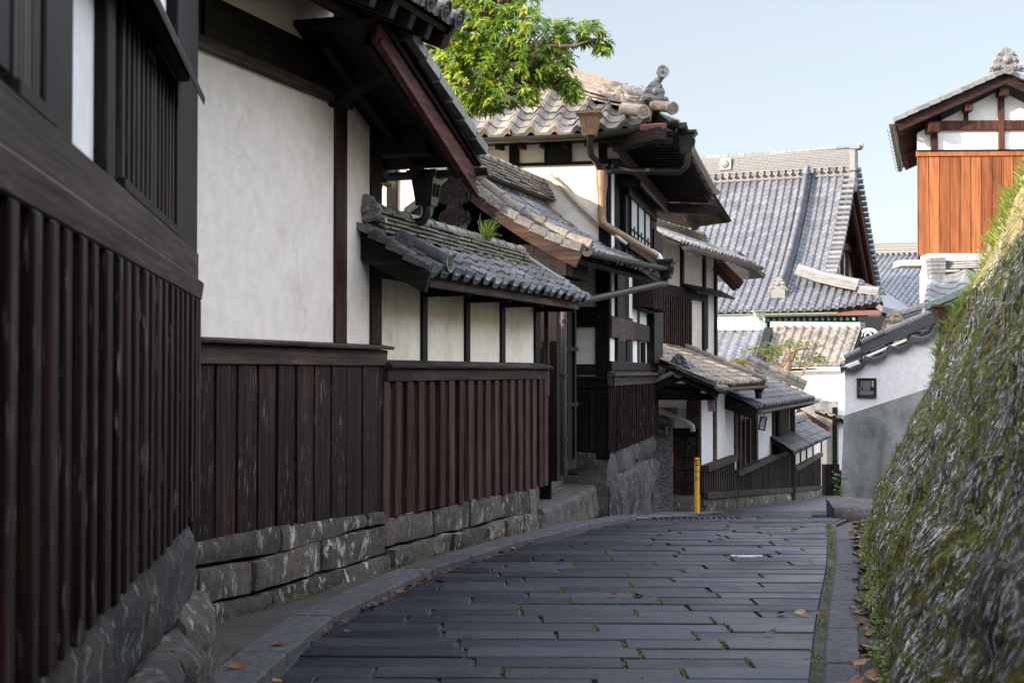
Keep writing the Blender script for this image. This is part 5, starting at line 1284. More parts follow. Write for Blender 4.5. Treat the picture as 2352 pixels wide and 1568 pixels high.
# gable wall and bargeboards
mb = MB(); mb.add([FT.p(-.9, 4.0, zE+1.6), FT.p(-.9, -5.0, zE+1.6), FT.p(-.9, 0, zR-.6), FT.p(-1.1, 4.0, zE+1.6), FT.p(-1.1, -5.0, zE+1.6), FT.p(-1.1, 0, zR-.6)], [(0, 1, 2), (5, 4, 3), (0, 3, 4, 1)], .5); mb.build('gable_wall', PL_GAB, T)
mb = MB(); mb.beam(FT.p(.02, .0, zR-.35), FT.p(.02, -run, zE-.2), .14, .55); mb.beam(FT.p(-.2, .0, zR-.9), FT.p(-.2, -run, zE-.75), .14, .45)
mb.box(FT, -.9, -.6, -3, 2.0, zE+3.2, zE+3.5); mb.box(FT, -.9, -.5, -4.5, 3.6, zE+1.55, zE+1.85)
for o_ in (-2.4, -1.2, 0): mb.box(FT, -.9, -.75, o_-.12, o_+.12, zE+1.7, zE+4.0)
mb.build('bargeboard', W_BROWN, T)
# eave underside: red fascia, jade rafter ends, walls
mb = MB(); mb.prof(FT, -LT, 2.3, [(run-.25, zE-.02), (run-.22, zE-.22), (run-.5, zE-.25), (run-.6, zE-.05)]); mb.prof(FT, -LT, 2.2, [(run-.7, zE-.25), (run-.7, zE-.42), (run-1, zE-.42), (run-1, zE-.2)]); mb.build('fascia', M_REDP, T)
mb = MB(); a = -LT
while a < 2.2: mb.box(FT, a, a+.12, run-1.2, run-.42, zE-.42, zE-.28); a += .26
mb.build('rafter_ends', M_GREEN, T)
mb = MB(); mb.prof(FT, 1.75, 2.25, [(run-.3, zE-.02), (run-.3, zE-.3), (run-.8, zE-1.2), (run-1.1, zE-1.2), (run-.9, zE-.1)]); mb.build('corner_bracket', M_GREEN, T, .02)
mb = MB(); solid(mb, FT, -LT, 1.0, -5.5, run-2.4, -3.5, zE+.6); mb.build('wall', W_DARK, T)
mb = MB(); mb.box(FT, 1.15, 1.35, run-2.5, run-2.3, -3, zE); mb.box(FT, -.1, .2, run-2.3, run-2.1, -3, zE); mb.build('post', W_GREY, T)
mb = MB(); gutter(mb, FT.p(-LT, run+.12, zE-.12), FT.p(.6, run+.12, zE-.10), .09); mb.build('gutter', M_COP, T)
# second temple roof farther right
T2 = thing('temple_roof', 'second blue-grey ribbed temple roof behind, between the hall and the orange building', 'temple', P(2050, 700, 80))
quad_roof(T2, P(1962, 586, 84), P(2230, 580, 78), P(2090, 760, 66), P(1822, 775, 72), T_BLUE, .36, .5, .10, 'round', scale=2)
mb = MB(); a_, b_ = P(1962, 584, 84), P(2230, 578, 78); 
for k in range(6): mb.beam(a_+V((0, 0, .08+.1*k)), b_+V((0, 0, .08+.1*k)), .5, .08)
mb.build('ridge', T_RIDGE, T2)
mb = MB(); mb.beam(P(2010, 700, 92)-V((0, 0, 4)), P(2230, 700, 88)-V((0, 0, 4)), 6, 8); mb.build('wall', PL_GAB, T2)
# annex buildings in front of the hall
N1 = thing('temple_store', 'small white building with a pale grey tile roof in front of the temple hall', 'building', P(1700, 840, 52))
quad_roof(N1, P(1600, 757, 56), P(1765, 757, 54), P(1738, 846, 50), P(1560, 842, 52), T_BLUE, .42, .38, .05, 'wave', nm='roof_tiles')
mb = MB(); mb.beam(P(1600, 751, 56), P(1752, 751, 54.2), .4, .20); mb.build('ridge', PL_GAB, N1)
mb = MB(); q = [P(1560, 850, 52.5), P(1738, 850, 51), P(1765, 850, 55), P(1600, 850, 57)]; mb.hexa([V((x.x, x.y, -3)) for x in q]+[V((x.x, x.y, 1.65)) for x in q], .5)
q = [P(1600, 745, 58), P(1757, 745, 56.5), P(1757, 745, 58), P(1600, 745, 59)]; mb.hexa([V((x.x, x.y, -3)) for x in q]+[V((x.x, x.y, P(1700, 727, 57).z)) for x in q], .5); mb.build('wall', PL_GAB, N1)
mb = MB(); mb.beam(P(1766, 762, 53.8), P(1742, 842, 50), .3, .35); mb.build('bargeboard', W_DARKH, N1)
mb = MB(); mb.tube([P(1746, 722, 56), P(1748, 735, 56), P(1757, 745, 56), P(1757, 765, 55.5)], .09, 8); rainhead(mb, P(1746, 722, 56), .25, .3); mb.build('downpipe', M_COP, N1)
N2 = thing('temple_annex', 'long white annex with a brown-lit ribbed roof in the shade of the temple eave', 'building', P(1860, 840, 51))
quad_roof(N2, P(1778, 750, 55), P(1978, 752, 52.5), P(1948, 836, 48.5), P(1742, 842, 51), T_WARM, .36, .3, .085, 'round', caps=.10, scale=2)
mb = MB(); mb.beam(P(1775, 745, 55.1), P(1982, 747, 52.6), .4, .22); mb.build('ridge', T_GREY, N2)
mb = MB(); q = [P(1760, 850, 51.5), P(1944, 850, 49), P(1975, 850, 52.5), P(1790, 850, 55)]; mb.hexa([V((x.x, x.y, -3)) for x in q]+[V((x.x, x.y, P(1850, 846, 50).z)) for x in q], .5); mb.build('wall', PL_GAB, N2)
mb = MB(); mb.beam(P(1750, 850, 51.2), P(1946, 846, 48.7), .25, .14); mb.build('fascia', PL_GAB, N2)
mb = MB(); mb.beam(P(1925, 846, 48.4)-V((0, 0, 1.6)), P(1927, 846, 48.4), .5, .1) if False else None
q = [P(1925, 850, 48.2), P(1968, 850, 47.6), P(1968, 850, 48.4), P(1925, 850, 49)]; mb.hexa([V((x.x, x.y, -3)) for x in q]+[V((x.x, x.y, P(1925, 862, 48.2).z)) for x in q], .5); mb.build('wall', PL_CLEAN, N2)
# wooden lacework at the temple's side
LW = thing('carved_screen', 'dark opening with a pale scalloped carving under the temple corner', 'screen', P(1992, 760, 54))
mb = MB(); a_ = P(1972, 780, 54.5); Fz = Frame(a_.x, a_.y, 1, -.2); mb.box(Fz, 0, 1.0, -.3, 0, P(1990, 800, 54).z-.6, P(1990, 725, 54).z); mb.build('dark_panel', M_BLK, LW)
mb = MB(); c_ = P(1995, 768, 54.2)
for k in range(11): a = math.pi*(1.05-k*.11); q = c_+V((math.cos(a)*.30, -.1, math.sin(a)*.18)); mb.blob(q, .06, .03, .07, None, 8)
mb.tube([c_+V((-.05+.12*math.cos(t_*.5), -.15, .12*math.sin(t_*.5)-.05)) for t_ in range(8)], .03, 6); mb.build('scallops', PL_CLEAN, LW)
# ================================================================ RIGHT: ORANGE BOARDED HOUSE
OX = P(2110, 0, 30).x
FO = Frame(OX, 30, 1, -.045)
O_ = thing('boarded_house', 'house clad in bright orange-brown boards with a white gable above, high on the right', 'house', FO.p(2, -2, 1.5))
z0, z1 = 4.01, 6.20
mb = MB(); battens(mb, FO, 0, 4.4, z0, z1-.09, .222, .016, .010, .02, gap=.03); 
mb.build('board_cladding', W_ORANGE, O_, .003)
mb = MB(); mb.box(FO, -.02, 4.4, -.05, .05, z1-.09, z1+.02); mb.build('board_cap', W_ORANGE, O_, .003)
mb = MB(); mb.box(FO, -.03, 4.4, -.05, .08, z1+.022, z1+.04); mb.build('cap_flashing', W_DARKH, O_)
sl = Frame(OX, 30, .30, 1)
mb = MB(); q = [FO.p(0, -.02, 0), FO.p(4.4, -.02, 0), FO.p(4.4, -.02, 0)+sl.d*6, FO.p(0.0, -.02, 0)+sl.d*6]
mb.hexa([V((x.x, x.y, z1-.02)) for x in q]+[V((x.x, x.y, z1+.4)) for x in q], .5)
md = MB(); md.hexa([V((x.x, x.y, z0+.03)) for x in q]+[V((x.x, x.y, z1-.03)) for x in q], .5); md.build('board_backing', W_BROWN, O_)
ax = FO.s(2302); za = 7.63
mb.add([FO.p(0.02, -.03, z1), FO.p(2*ax, -.03, z1), FO.p(2*ax, -.03, 6.55), FO.p(ax, -.03, za-.12), FO.p(0.02, -.03, 6.62)], [(0, 1, 2, 3, 4)], .5); mb.build('gable_wall', PL_GAB, O_)
mb = MB()
zf = lambda u, v: FO.z(u, v)
mb.box(FO, .24, 4.4, -.03, .05, zf(2200, 298), zf(2200, 276)); mb.box(FO, .28, .42, -.03, .06, z1, 6.75)
mb.box(FO, ax-.05, ax+.07, -.03, .06, z1+.04, za-.1); mb.box(FO, FO.s(2218), FO.s(2227), -.03, .055, zf(2200, 276), 7.2)
mb.box(FO, .16, .40, 0, .30, 6.58, 6.78); mb.box(FO, FO.s(2212), FO.s(2231), 0, .3, 7.02, 7.16); mb.box(FO, ax-.1, ax+.1, 0, .3, za-.3, za-.12); mb.build('gable_timber', W_BROWN, O_, .008)
ov = .36; tipL = FO.p(FO.s(2066, ov), ov, 6.66); apx = FO.p(ax, ov, 7.64); tipR = FO.p(2*ax+.45, ov, 6.66)
mb = MB(); mb.beam(tipL, apx, .05, .15); mb.beam(apx, tipR, .05, .15); mb.build('bargeboard', W_EAVE, O_, .004)
mb = MB(); bk = sl.d*7
for (a_, b_) in ((tipL, apx), (apx, tipR)):
    u_ = V((0, 0, .12)); q = [a_+u_, b_+u_, b_+u_+bk, a_+u_+bk]; mb.hexa([x-V((0, 0, .06)) for x in q]+q, .4)
k = 0
while k < 16: a_ = tipL+sl.d*(.2+k*.4)+V((0, 0, .02)); mb.beam(a_, a_+(apx-tipL)*.4, .06, .08); k += 1
mb.build('roof_deck', W_BROWN, O_)
for (a_, b_, nm) in ((tipL+V((-.08, 0, .12)), apx+V((0, 0, .15)), 0), (tipR+V((.08, 0, .12)), apx+V((0, 0, .15)), 1)):
    Bv = (b_-a_).normalized(); A_ = sl.d; S_ = plane_S(a_, A_, Bv); mb = MB(); tiles(mb, S_, 7, (b_-a_).length, .27, .25, .03)
    k = 0; M_ = (b_-a_).length
    while k*.25 < M_-.05: mb.beam(a_+Bv*(k*.25)-A_*.03+V((0, 0, .05)), a_+Bv*min(M_, k*.25+.26)-A_*.03+V((0, 0, .035)), .18, .09); k += 1
    mb.build('roof_tiles', T_RIDGE, O_)
mb = MB(); ridge(mb, apx+V((0, .3, .2)), apx+V((0, 0, .2))+bk, .3, 3, .05, .09, .3); mb.build('roof_ridge', T_RIDGE, O_)
mb = MB(); onigawara(mb, apx+V((0, -.05, .36)), FO.n, .36); mb.disc(apx+V((0, -.22, .17)), FO.n, .085, .04, 20); mb.build('ridge_end_tile', T_RIDGE, O_)
mb = MB(); gutter(mb, tipL+V((-.14, -.02, .08)), tipL+V((-.14, 0, .08))+bk, .06); mb.build('gutter', M_GUT, O_)
# lower storey under it
L_ = thing('tiled_store', 'white-walled store with a pale tiled roof and concrete ledge below the orange house', 'building', P(2200, 700, 28))
mb = MB(); a_ = P(2128, 0, 28.6).x; F2 = Frame(a_, 28.6, 1, -.03); solid(mb, F2, 0, 4, -.5, 0, 0.2, 3.78); mb.build('wall', PL_DULL, L_)
mb = MB(); F3 = Frame(P(2072, 0, 28.9).x, 28.9, 1, -.02); solid(mb, F3, 0, 4.5, -.7, 0, 3.72, 3.84); solid(mb, F3, .7, 4.5, -1.2, -.5, 3.84, 4.01); mb.build('ledge', PL_DULL, L_)
quad_roof(L_, P(2138, 622, 27.8), P(2290, 618, 27.2), P(2265, 735, 25.2), P(2118, 725, 26), T_RIDGE, .56, .30, .05, lip=.06)
mb = MB(); ridge(mb, P(2150, 620, 27.8), P(2300, 615, 27.1), .3, 4, .045, .08, .55); mb.build('ridge', T_RIDGE, L_)
mb = MB(); q = P(2153, 613, 27.6); F4 = Frame(q.x, q.y, 1, 0); 
for k in range(5): mb.box(F4, -.14-.01*k, .12, -.15, .15+.01*k, q.z-.2+k*.075, q.z-.2+k*.075+.065)
mb.build('ridge_end_tile', T_RIDGE, L_)
# copper eave
K = thing('copper_eave', 'green copper-edged eave with a brown rainhead behind the mossy wall', 'eave', P(2190, 700, 22))
mb = MB(); mb.beam(P(2152, 706, 23), P(2260, 662, 22), .5, .12); mb.beam(P(2152, 713, 22.9), P(2260, 670, 21.9), .3, .06); mb.build('eave_edge', M_COP, K, .01)
mb = MB(); rainhead(mb, P(2166, 722, 22.7), .14, .3); mb.tube([P(2166, 735, 22.7), P(2170, 762, 22.7)], .05, 8); mb.build('rainhead', M_REDP, K)
mb = MB(); mb.box(Frame(P(2172, 0, 22.9).x, 22.9, 1, -.1), 0, 1.2, -.5, .0, 1.9, 2.5); mb.build('soffit', W_DARKH, K)
# roof with scrolled ridge end behind the white wall
Q = thing('gate_lodge', 'low roof with a pale scrolled ridge end rising just behind the white wall', 'building', P(2120, 780, 25.5))
a_, b_ = P(2068, 748, 27.2), P(2215, 702, 26.4)
mb = MB(); ridge(mb, a_, b_, .34, 4, .05, .10, .5); mb.build('ridge', T_RIDGE, Q)
mb = MB(); onigawara(mb, a_+V((-.12, -.05, .05)), V((-.9, -.5, 0)), .30); mb.disc(P(2040, 745, 27), V((-.4, -1, 0)), .10, .04); mb.tube([P(2041, 746, 27.1), P(2068, 768, 27)], [.09, .09], 10); mb.blob(P(2076, 770, 26.8), .12, .12, .1); mb.build('ridge_end_tile', T_TAN, Q)
mb = MB(); ridge(mb, P(2038, 768, 26.9), P(2200, 757, 26.4), .3, 2, .05, .09, .5); mb.build('ridge', T_TAN, Q)
quad_roof(Q, P(2068, 752, 27.3), P(2230, 708, 26.4), P(2230, 790, 26.0), P(2050, 800, 26.6), T_TAN, .35, .28, .05)
mb = MB(); c0 = P(2062, 0, 27.0); Fq = Frame(c0.x, 27.2, 1, -.2); solid(mb, Fq, 0, 4, -2.5, -.1, -1, 1.85); mb.build('wall', PL_CLEAN, Q)
# ================================================================ RIGHT: WHITE COPED WALL WITH NOTICE
FW = Frame(P(1940, 0, 26).x, 26, 1, -.35)
W = thing('white_wall', 'white and grey plastered wall with a climbing tiled coping, right of the lane', 'wall', FW.p(1.2, 0, -1))
Lw = 3.3; zt = lambda s: 1.56+.44*s; zb = lambda s: .76+.34*s
mb = MB(); mb.box(FW, 0, Lw, -.34, 0, zb(0), zt(0), None, zb(Lw), zt(Lw)); mb.build('plaster_face', PL_CLEAN, W)
mb = MB(); mb.hexa([FW.p(-.10, -.4, -1.4), FW.p(Lw, -.4, -1.4), FW.p(Lw, .14, -1.4), FW.p(-.10, .14, -1.4), FW.p(-.02, -.36, zb(0)), FW.p(Lw, -.36, zb(Lw)), FW.p(Lw, .015, zb(Lw)), FW.p(-.02, .015, zb(0))], .5); mb.build('mortar_skirt', PL_GREY, W)
At = (FW.d+V((0, 0, .44))).normalized(); Lt = Lw/ At.dot(FW.d)
Bt = (FW.n*-1+V((0, 0, .42))).normalized(); Bt = (Bt-At*Bt.dot(At)).normalized()
o0 = FW.p(-.04, .15, zt(0)-.01); S_ = plane_S(o0, At, Bt)
mb = MB(); tiles(mb, S_, Lt, .34, .44, .17, .055, lip=.09, jit=.012); mb.build('coping_tiles', T_DARK, W)
mb = MB(); st = [(0, .30), (.30, 1.75), (1.75, Lw)]
for i, (s0, s1) in enumerate(st):
    up = V((0, 0, .12+.08*min(i, 1)))
    for k in range(2+i): mb.beam(FW.p(s0, -.10, zt(s0))+up+V((0, 0, .055*k)), FW.p(s1, -.10, zt(s1))+up+V((0, 0, .055*k)), .30-.03*k, .045)
    a = s0
    while a < s1-.05: e = min(a+.42, s1); mb.tube([FW.p(a, -.10, zt(a))+up+V((0, 0, .055*(2+i)+.02)), FW.p(e-.01, -.10, zt(e))+up+V((0, 0, .055*(2+i)+.02))], .075, 10); a = e
mb.build('coping_ridge', T_DARK, W)
mb = MB(); mb.beam(FW.p(.0, .06, zt(0)+.07), FW.p(.27, .06, zt(.27)+.06), .08, .08); mb.beam(FW.p(-.04, -.05, zt(0)+.0), FW.p(-.04, -.05, zt(0)+.26), .22, .1); mb.beam(FW.p(.33, .05, zt(.33)+.10), FW.p(1.1, .05, zt(1.1)+.09), .06, .05); mb.beam(FW.p(.30, .04, zt(.3)+.08), FW.p(.30, .04, zt(.3)+.26), .10, .06); mb.build('mortar_trim', PL_CLEAN, W, .012)
# notice board
sa, sb = FW.s(1968), FW.s(2013); za_, zb_ = FW.z(1990, 913), FW.z(1990, 868)
N = thing('notice_board', 'framed dark notice with white lettering and one yellow title strip on the white wall', 'sign', FW.p((sa+sb)/2, .03, za_))
mb = MB(); mb.box(FW, sa, sb, .0, .03, za_, zb_); mb.build('panel', M_SIGN, N)
fw = .035; mb = MB(); mb.box(FW, sa, sb, .005, .05, za_, za_+fw); mb.box(FW, sa, sb, .005, .05, zb_-fw, zb_); mb.box(FW, sa, sa+fw, .005, .049, za_+fw, zb_-fw); mb.box(FW, sb-fw, sb, .005, .049, za_+fw, zb_-fw); mb.build('frame', W_GREY, N, .004)
W_ = sb-sa; H_ = zb_-za_; X = lambda f: sa+W_*f; Z = lambda f: zb_-H_*f
mb = MB(); random.seed(5)
for k, (x_, t0, t1) in enumerate([(.165, .45, .60), (.215, .13, .60), (.265, .13, .42), (.325, .13, .60), (.38, .13, .60), (.435, .13, .60), (.49, .13, .60), (.55, .13, .60), (.605, .13, .60), (.66, .13, .60), (.73, .13, .42)]):
    z_ = t0
    while z_ < t1: h_ = R(.018, .03); mb.box(FW, X(x_)-.004-R(0, .001), X(x_)+.004+R(0, .001), .03, .0315, Z(z_+h_), Z(z_)); z_ += h_+.012
mb.build('lettering', M_SIGNT, N)
mb = MB(); mb.box(FW, X(.14), X(.86), .03, .031, Z(.85), Z(.65)); 
o = mb.build('small_print', simple('small_print_grey', (.16, .15, .145), .7, 0, .5, 220), N)
mb = MB(); mb.box(FW, X(.78), X(.855), .03, .0315, Z(.45), Z(.125)); mb.build('title_strip', M_SIGNY, N, .008)
# stone at the foot of the wall
mb = MB(); c0 = G(1926, 1186); c0 = P(1926, 1190, 19.5); Fk = Frame(c0.x, 19.8, 1, -.15)
rough_block(mb, Fk, 0, .85, -1.6, .0, zg(20)-.2, zg(20)+.16, amp=.12, seed=31, rnd=.14); 
o = mb.build('stone', ST_STEP); tag(o, 'rough flat grey stone where the lane passes the white wall', 'stone')
mb = MB(); rough_block(mb, FW, -.25, 1.8, -.3, .45, -1.3, -.72, amp=.05, seed=33, rnd=.1); o = mb.build('stone', ST_STEP); tag(o, 'long low stone under the foot of the white wall', 'stone')
# ================================================================ RIGHT: MOSSY STONE BANK
PROF = [(0, -.1), (.02, .0), (.12, .35), (.36, .92), (.62, 1.48), (.88, 2.03), (1.16, 2.68), (1.40, 3.22), (1.62, 3.7), (1.95, 3.98), (3.2, 4.05), (5.5, 4.1), (9, 4.15)]
plen = [0]
for (a, b_), (c, d) in zip(PROF, PROF[1:]): plen.append(plen[-1]+math.hypot(c-a, d-b_))
def prof_at(t):
    for i in range(len(PROF)-1):
        if t <= plen[i+1] or i == len(PROF)-2:
            f = (t-plen[i])/(plen[i+1]-plen[i]); return (PROF[i][0]+(PROF[i+1][0]-PROF[i][0])*f, PROF[i][1]+(PROF[i+1][1]-PROF[i][1])*f)
dB = V((.238, 1, 0)).normalized(); nB = V((dB.y, -dB.x, 0))   # nB points into the bank
b0 = V((1.80-.238*8.3, -1.2, 0)); Lb = 16.2; rad = .22
def base_at(s):
    if s < Lb: q = b0+dB*s; q = V((q.x+.06*noise.noise(V((s*.7, 1, 0))), q.y, 0)); return q, nB, s
    a = min((s-Lb)/rad, math.pi/2); cc = b0+dB*Lb+nB*rad; q = cc-nB*math.cos(a)*rad+dB*math.sin(a)*rad
    if s > Lb+rad*math.pi/2: q = q+nB*(s-Lb-rad*math.pi/2)
    return q, (nB*math.cos(a)-dB*math.sin(a)), s
def bank(s, t, disp=True):
    q, nn, _ = base_at(s); o_, z_ = prof_at(t); p_ = q+nB*o_+V((0, 0, z_+zg(min(q.y, 40))))
    if disp:
        out = (-nn*.9+V((0, 0, .45))).normalized()
        h = noise.noise(V((s*.9, t*1.1, 3)))*.10+noise.noise(V((s*2.6, t*3.2, 8)))*.06+abs(noise.noise(V((s*6, t*7, 2))))*.035+noise.noise(V((s*14, t*15, 5)))*.022-.02
        p_ = p_+out*h
    return p_
ss = []; s = 0
while s < Lb-.01: ss.append(s); s += .11 if s < 4 else .062
s = Lb
while s < Lb+9: ss.append(s); s += .08 if s < Lb+1.5 else .4
ts = []; t_ = 0
while t_ < plen[-1]: ts.append(t_); t_ += .065 if t_ < 6.5 else .5
mb = MB(); vs = [bank(s_, t_) for t_ in ts for s_ in ss]; n = len(ss)
mb.add(vs, [(j*n+i, (j+1)*n+i, (j+1)*n+i+1, j*n+i+1) for j in range(len(ts)-1) for i in range(n-1)], .5, True)
m_, t, b = mat('mossy_stone_face')
st = nd(t, 'Attribute', attribute_name='st').outputs['Vector']; p = nd(t, 'NewGeometry').outputs['Position']
def sn(sx, sy, det=5, ro=.6, off=0, di=.2): return noi(t, nd(t, 'Mapping', {'Vector': st, 'Scale': (sx, sy, 1), 'Location': (off, off, 0)}).outputs[0], 1, det, ro, di)
base = ramp(t, sn(3, 4, 8, .7), [(.3, (.016, .014, .013)), (.46, (.075, .066, .056)), (.66, (.26, .23, .20))])
mo = sn(1.6, 1.3, 9, .78, 5); mo2 = sn(9, 12, 6, .65, 9)
mossc = ramp(t, mo2, [(.3, (.016, .016, .004)), (.46, (.072, .068, .011)), (.66, (.25, .225, .032))])
c = mixc(t, ramp(t, mo, [(.43, g(0)), (.53, g(.95))]), base, mossc)
br = sn(3, 4, 6, .6, 15); c = mixc(t, mathn(t, 'MULTIPLY', ramp(t, br, [(.55, g(0)), (.66, g(1))]), .55), c, (.13, .085, .045))
gr = sn(4, 6, 5, .6, 22); c = mixc(t, mathn(t, 'MULTIPLY', ramp(t, gr, [(.58, g(0)), (.68, g(1))]), .5), c, (.10, .17, .04))
li = sn(22, 10, 7, .66, 30, .2); lb = sn(1.3, .8, 3, .5, 40); ex = noi(t, p, 32, 4, .7)
lf = mathn(t, 'MULTIPLY', ramp(t, li, [(.50, g(0)), (.56, g(1))]), ramp(t, lb, [(.38, g(.15)), (.56, g(1))]))
lf = mathn(t, 'MULTIPLY', lf, ramp(t, ex, [(.46, g(.04)), (.52, g(1))]))
c = mixc(t, lf, c, (.72, .75, .74))
c = mixc(t, 1.0, c, ramp(t, noi(t, p, 26, 9, .85), [(.36, g(.15)), (.5, g(.75)), (.66, g(1.9))]), 'MULTIPLY')
sy = nd(t, 'SeparateXYZ', {0: st}).outputs[1]; dry = mathn(t, 'ADD', mathn(t, 'MULTIPLY', sy, .35), mathn(t, 'MULTIPLY', sn(1.5, 1.5, 6, .7, 60), .9))  # dry growth toward the crest, paled further to stand for the sun on it
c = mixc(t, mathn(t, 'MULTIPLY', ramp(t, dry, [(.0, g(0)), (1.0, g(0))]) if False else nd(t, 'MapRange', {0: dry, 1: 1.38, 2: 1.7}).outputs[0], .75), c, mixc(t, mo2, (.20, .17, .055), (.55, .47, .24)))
t.links.new(c, b.inputs['Base Color']); b.inputs['Roughness'].default_value = .9
bump(t, b, noi(t, p, 26, 9, .85), .9, .025)
b.inputs['Specular IOR Level'].default_value = .04
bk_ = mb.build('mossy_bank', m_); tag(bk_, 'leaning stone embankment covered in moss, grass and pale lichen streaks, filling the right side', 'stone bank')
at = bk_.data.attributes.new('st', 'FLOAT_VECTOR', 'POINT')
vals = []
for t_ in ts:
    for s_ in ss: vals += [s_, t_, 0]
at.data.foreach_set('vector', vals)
# ================================================================ PLANTS
def leafmat(name, stops, trans=.35, rough=.45):
    m = bpy.data.materials.new(name); m.use_nodes = True; t = m.node_tree; b = t.nodes['Principled BSDF']; out = t.nodes['Material Output']
    c = ramp(t, tintn(t), stops); t.links.new(c, b.inputs['Base Color']); b.inputs['Roughness'].default_value = rough
    tr = nd(t, 'BsdfTranslucent'); t.links.new(mixc(t, .35, c, (.35, .5, .05)), tr.inputs[0])
    mx = nd(t, 'MixShader', {0: trans, 1: b.outputs[0], 2: tr.outputs[0]}); t.links.new(mx.outputs[0], out.inputs[0]); return m
L_TREE = leafmat('glossy_tree_leaf', [(0, (.022, .07, .010)), (.35, (.085, .18, .018)), (.7, (.24, .33, .028)), (1, (.50, .50, .045))], .48, .32)
L_PINE = leafmat('pine_needles', [(0, (.05, .08, .02)), (.6, (.13, .16, .04)), (1, (.30, .27, .06))], .3, .6)
L_GRASS = leafmat('grass_blade', [(0, (.06, .10, .015)), (.5, (.15, .22, .035)), (.85, (.20, .24, .04)), (1, (.30, .25, .09))], .35, .55)
L_WEED = leafmat('weed_leaf', [(0, (.03, .08, .012)), (.6, (.07, .16, .03)), (1, (.14, .22, .05))], .3, .5)
L_JOINT = leafmat('joint_moss_leaf', [(0, (.03, .05, .012)), (.6, (.09, .13, .03)), (1, (.17, .22, .06))], .2, .7)
M_BARK = simple('pale_bark', (.20, .15, .11), .8, 0, .35, 12)
M_BARKP = simple('pine_bark', (.34, .22, .14), .8, 0, .35, 14)
def leaf(mb, base, d, up, L, w, droop=.4, tint=None):
    d = d.normalized(); sd = d.cross(up).normalized(); up = sd.cross(d).normalized()
    pts = []
    for f, ww in ((0, .1), (.3, .85), (.65, 1.0), (1.0, .0)):
        c_ = base+d*L*f-V((0, 0, 1))*droop*L*f*f; pts.append((c_, ww*w/2))
    vs = []
    for c_, ww in pts: vs += [c_-sd*ww+up*ww*.35, c_, c_+sd*ww+up*ww*.35]
    mb.add(vs, [(0, 1, 4, 3), (1, 2, 5, 4), (3, 4, 7, 6), (4, 5, 8, 7), (6, 7, 10), (7, 8, 10)], tint, True)
def rosette(mb, c_, ax, n, L, w):
    ax = ax.normalized(); x = ax.orthogonal().normalized(); y = ax.cross(x); a0 = R(0, 6); tb = random.random()
    for k in range(n):
        a = a0+2*math.pi*k/n+R(-.25, .25); d = (x*math.cos(a)+y*math.sin(a))*R(.7, 1.0)+ax*R(.1, .6)
        leaf(mb, c_+ax*R(-.03, .03), d, ax, L*R(.75, 1.15), w*R(.8, 1.15), R(.35, .8), min(1, max(0, tb*.7+R(0, .35))))
random.seed(21)
TR = thing('broadleaf_tree', 'leafy green tree reaching over the roofs above the gate, sunlit yellow-green', 'tree', V((-2.2, 16.5, 0)))
EL = [(1040, 100, 80, 120, 15.6), (1120, 60, 100, 90, 15.4), (1200, 90, 90, 85, 15.2), (1090, 170, 95, 80, 15.2), (1190, 160, 95, 55, 15.2), (1265, 150, 55, 50, 15.3), (1300, 80, 45, 35, 15.3), (1350, 70, 35, 25, 15.3), (1388, 95, 16, 26, 15.3), (1140, 225, 85, 25, 15.0), (1215, 218, 22, 26, 14.9), (1310, 195, 20, 22, 15.2), (1310, 218, 22, 10, 15.2), (1060, 235, 60, 20, 15.2), (960, 60, 110, 120, 16.4), (1100, -60, 170, 90, 15.8), (880, -60, 200, 100, 17), (1060, 260, 20, 10, 15), (900, 350, 40, 30, 16.6), (885, 400, 20, 18, 16.6), (568, 236, 120, 70, 15.05), (690, 250, 90, 60, 15.3), (420, 200, 110, 70, 14.9)]  # last three clumps sit out of view, added to shade the gate pendant
cr = MB(); tips = []
for (u, v, ru, rv, Y) in EL:
    c_ = P(u, v, Y); rx, rz = ru/F*Y, rv/F*Y; ry = (rx+rz)*.7; n = int(16+950*rx*rz*1.0)
    for _ in range(n):
        while True:
            a, b_, c2 = R(-1, 1), R(-1, 1), R(-1, 1); r2 = a*a+b_*b_+c2*c2
            if r2 < 1 and r2 > R(0, .7): break
        q = c_+V((a*rx, b_*ry, c2*rz)); ax = V((a*.8, b_*.8-.15, c2*.5+.75))+V((R(-.4, .4), R(-.4, .4), R(-.2, .3)))
        rosette(cr, q, ax, random.randint(7, 10), R(.065, .10), .033)
        if random.random() < .16: tips.append((q, c_))
cr.build('crown', L_TREE, TR)
mb = MB(); tb = V((-2.2, 16.5, 0)); fork = V((-1.6, 16.3, 4.0)); mb.tube([tb, V((-2.1, 16.5, 2)), fork], [.22, .18, .15], 12)
hubs = [P(1060, 130, 15.8), P(1160, 150, 15.5), P(1120, 60, 15.7), P(1100, 210, 15.4)]
for h in hubs: m1 = (fork+h)/2+V((0, 0, .2)); mb.tube([fork, m1, h], [.11, .08, .055], 8)
for q, c_ in tips:
    h = min(hubs, key=lambda h_: (h_-q).length); m1 = h*.45+q*.55+V((R(-.1, .1), 0, R(-.1, .05))); mb.tube([h, m1, q], [.03, .018, .006], 5)
pts = [P(1150, 150, 15.0), P(1215, 145, 14.9), P(1228, 128, 14.9), P(1232, 105, 14.9), P(1262, 103, 14.9), P(1318, 103, 15), P(1325, 90, 15.1)]; mb.tube(pts, [.04, .035, .028, .024, .02, .016, .01], 8)
mb.tube([P(1232, 105, 14.9), P(1228, 85, 14.95), P(1205, 55, 15), P(1222, 25, 15.1)], [.018, .012, .008, .004], 6)
mb.tube([P(1150, 215, 14.8), P(1190, 232, 14.8), P(1240, 243, 14.8), P(1255, 244, 14.8)], [.03, .022, .012, .005], 6)
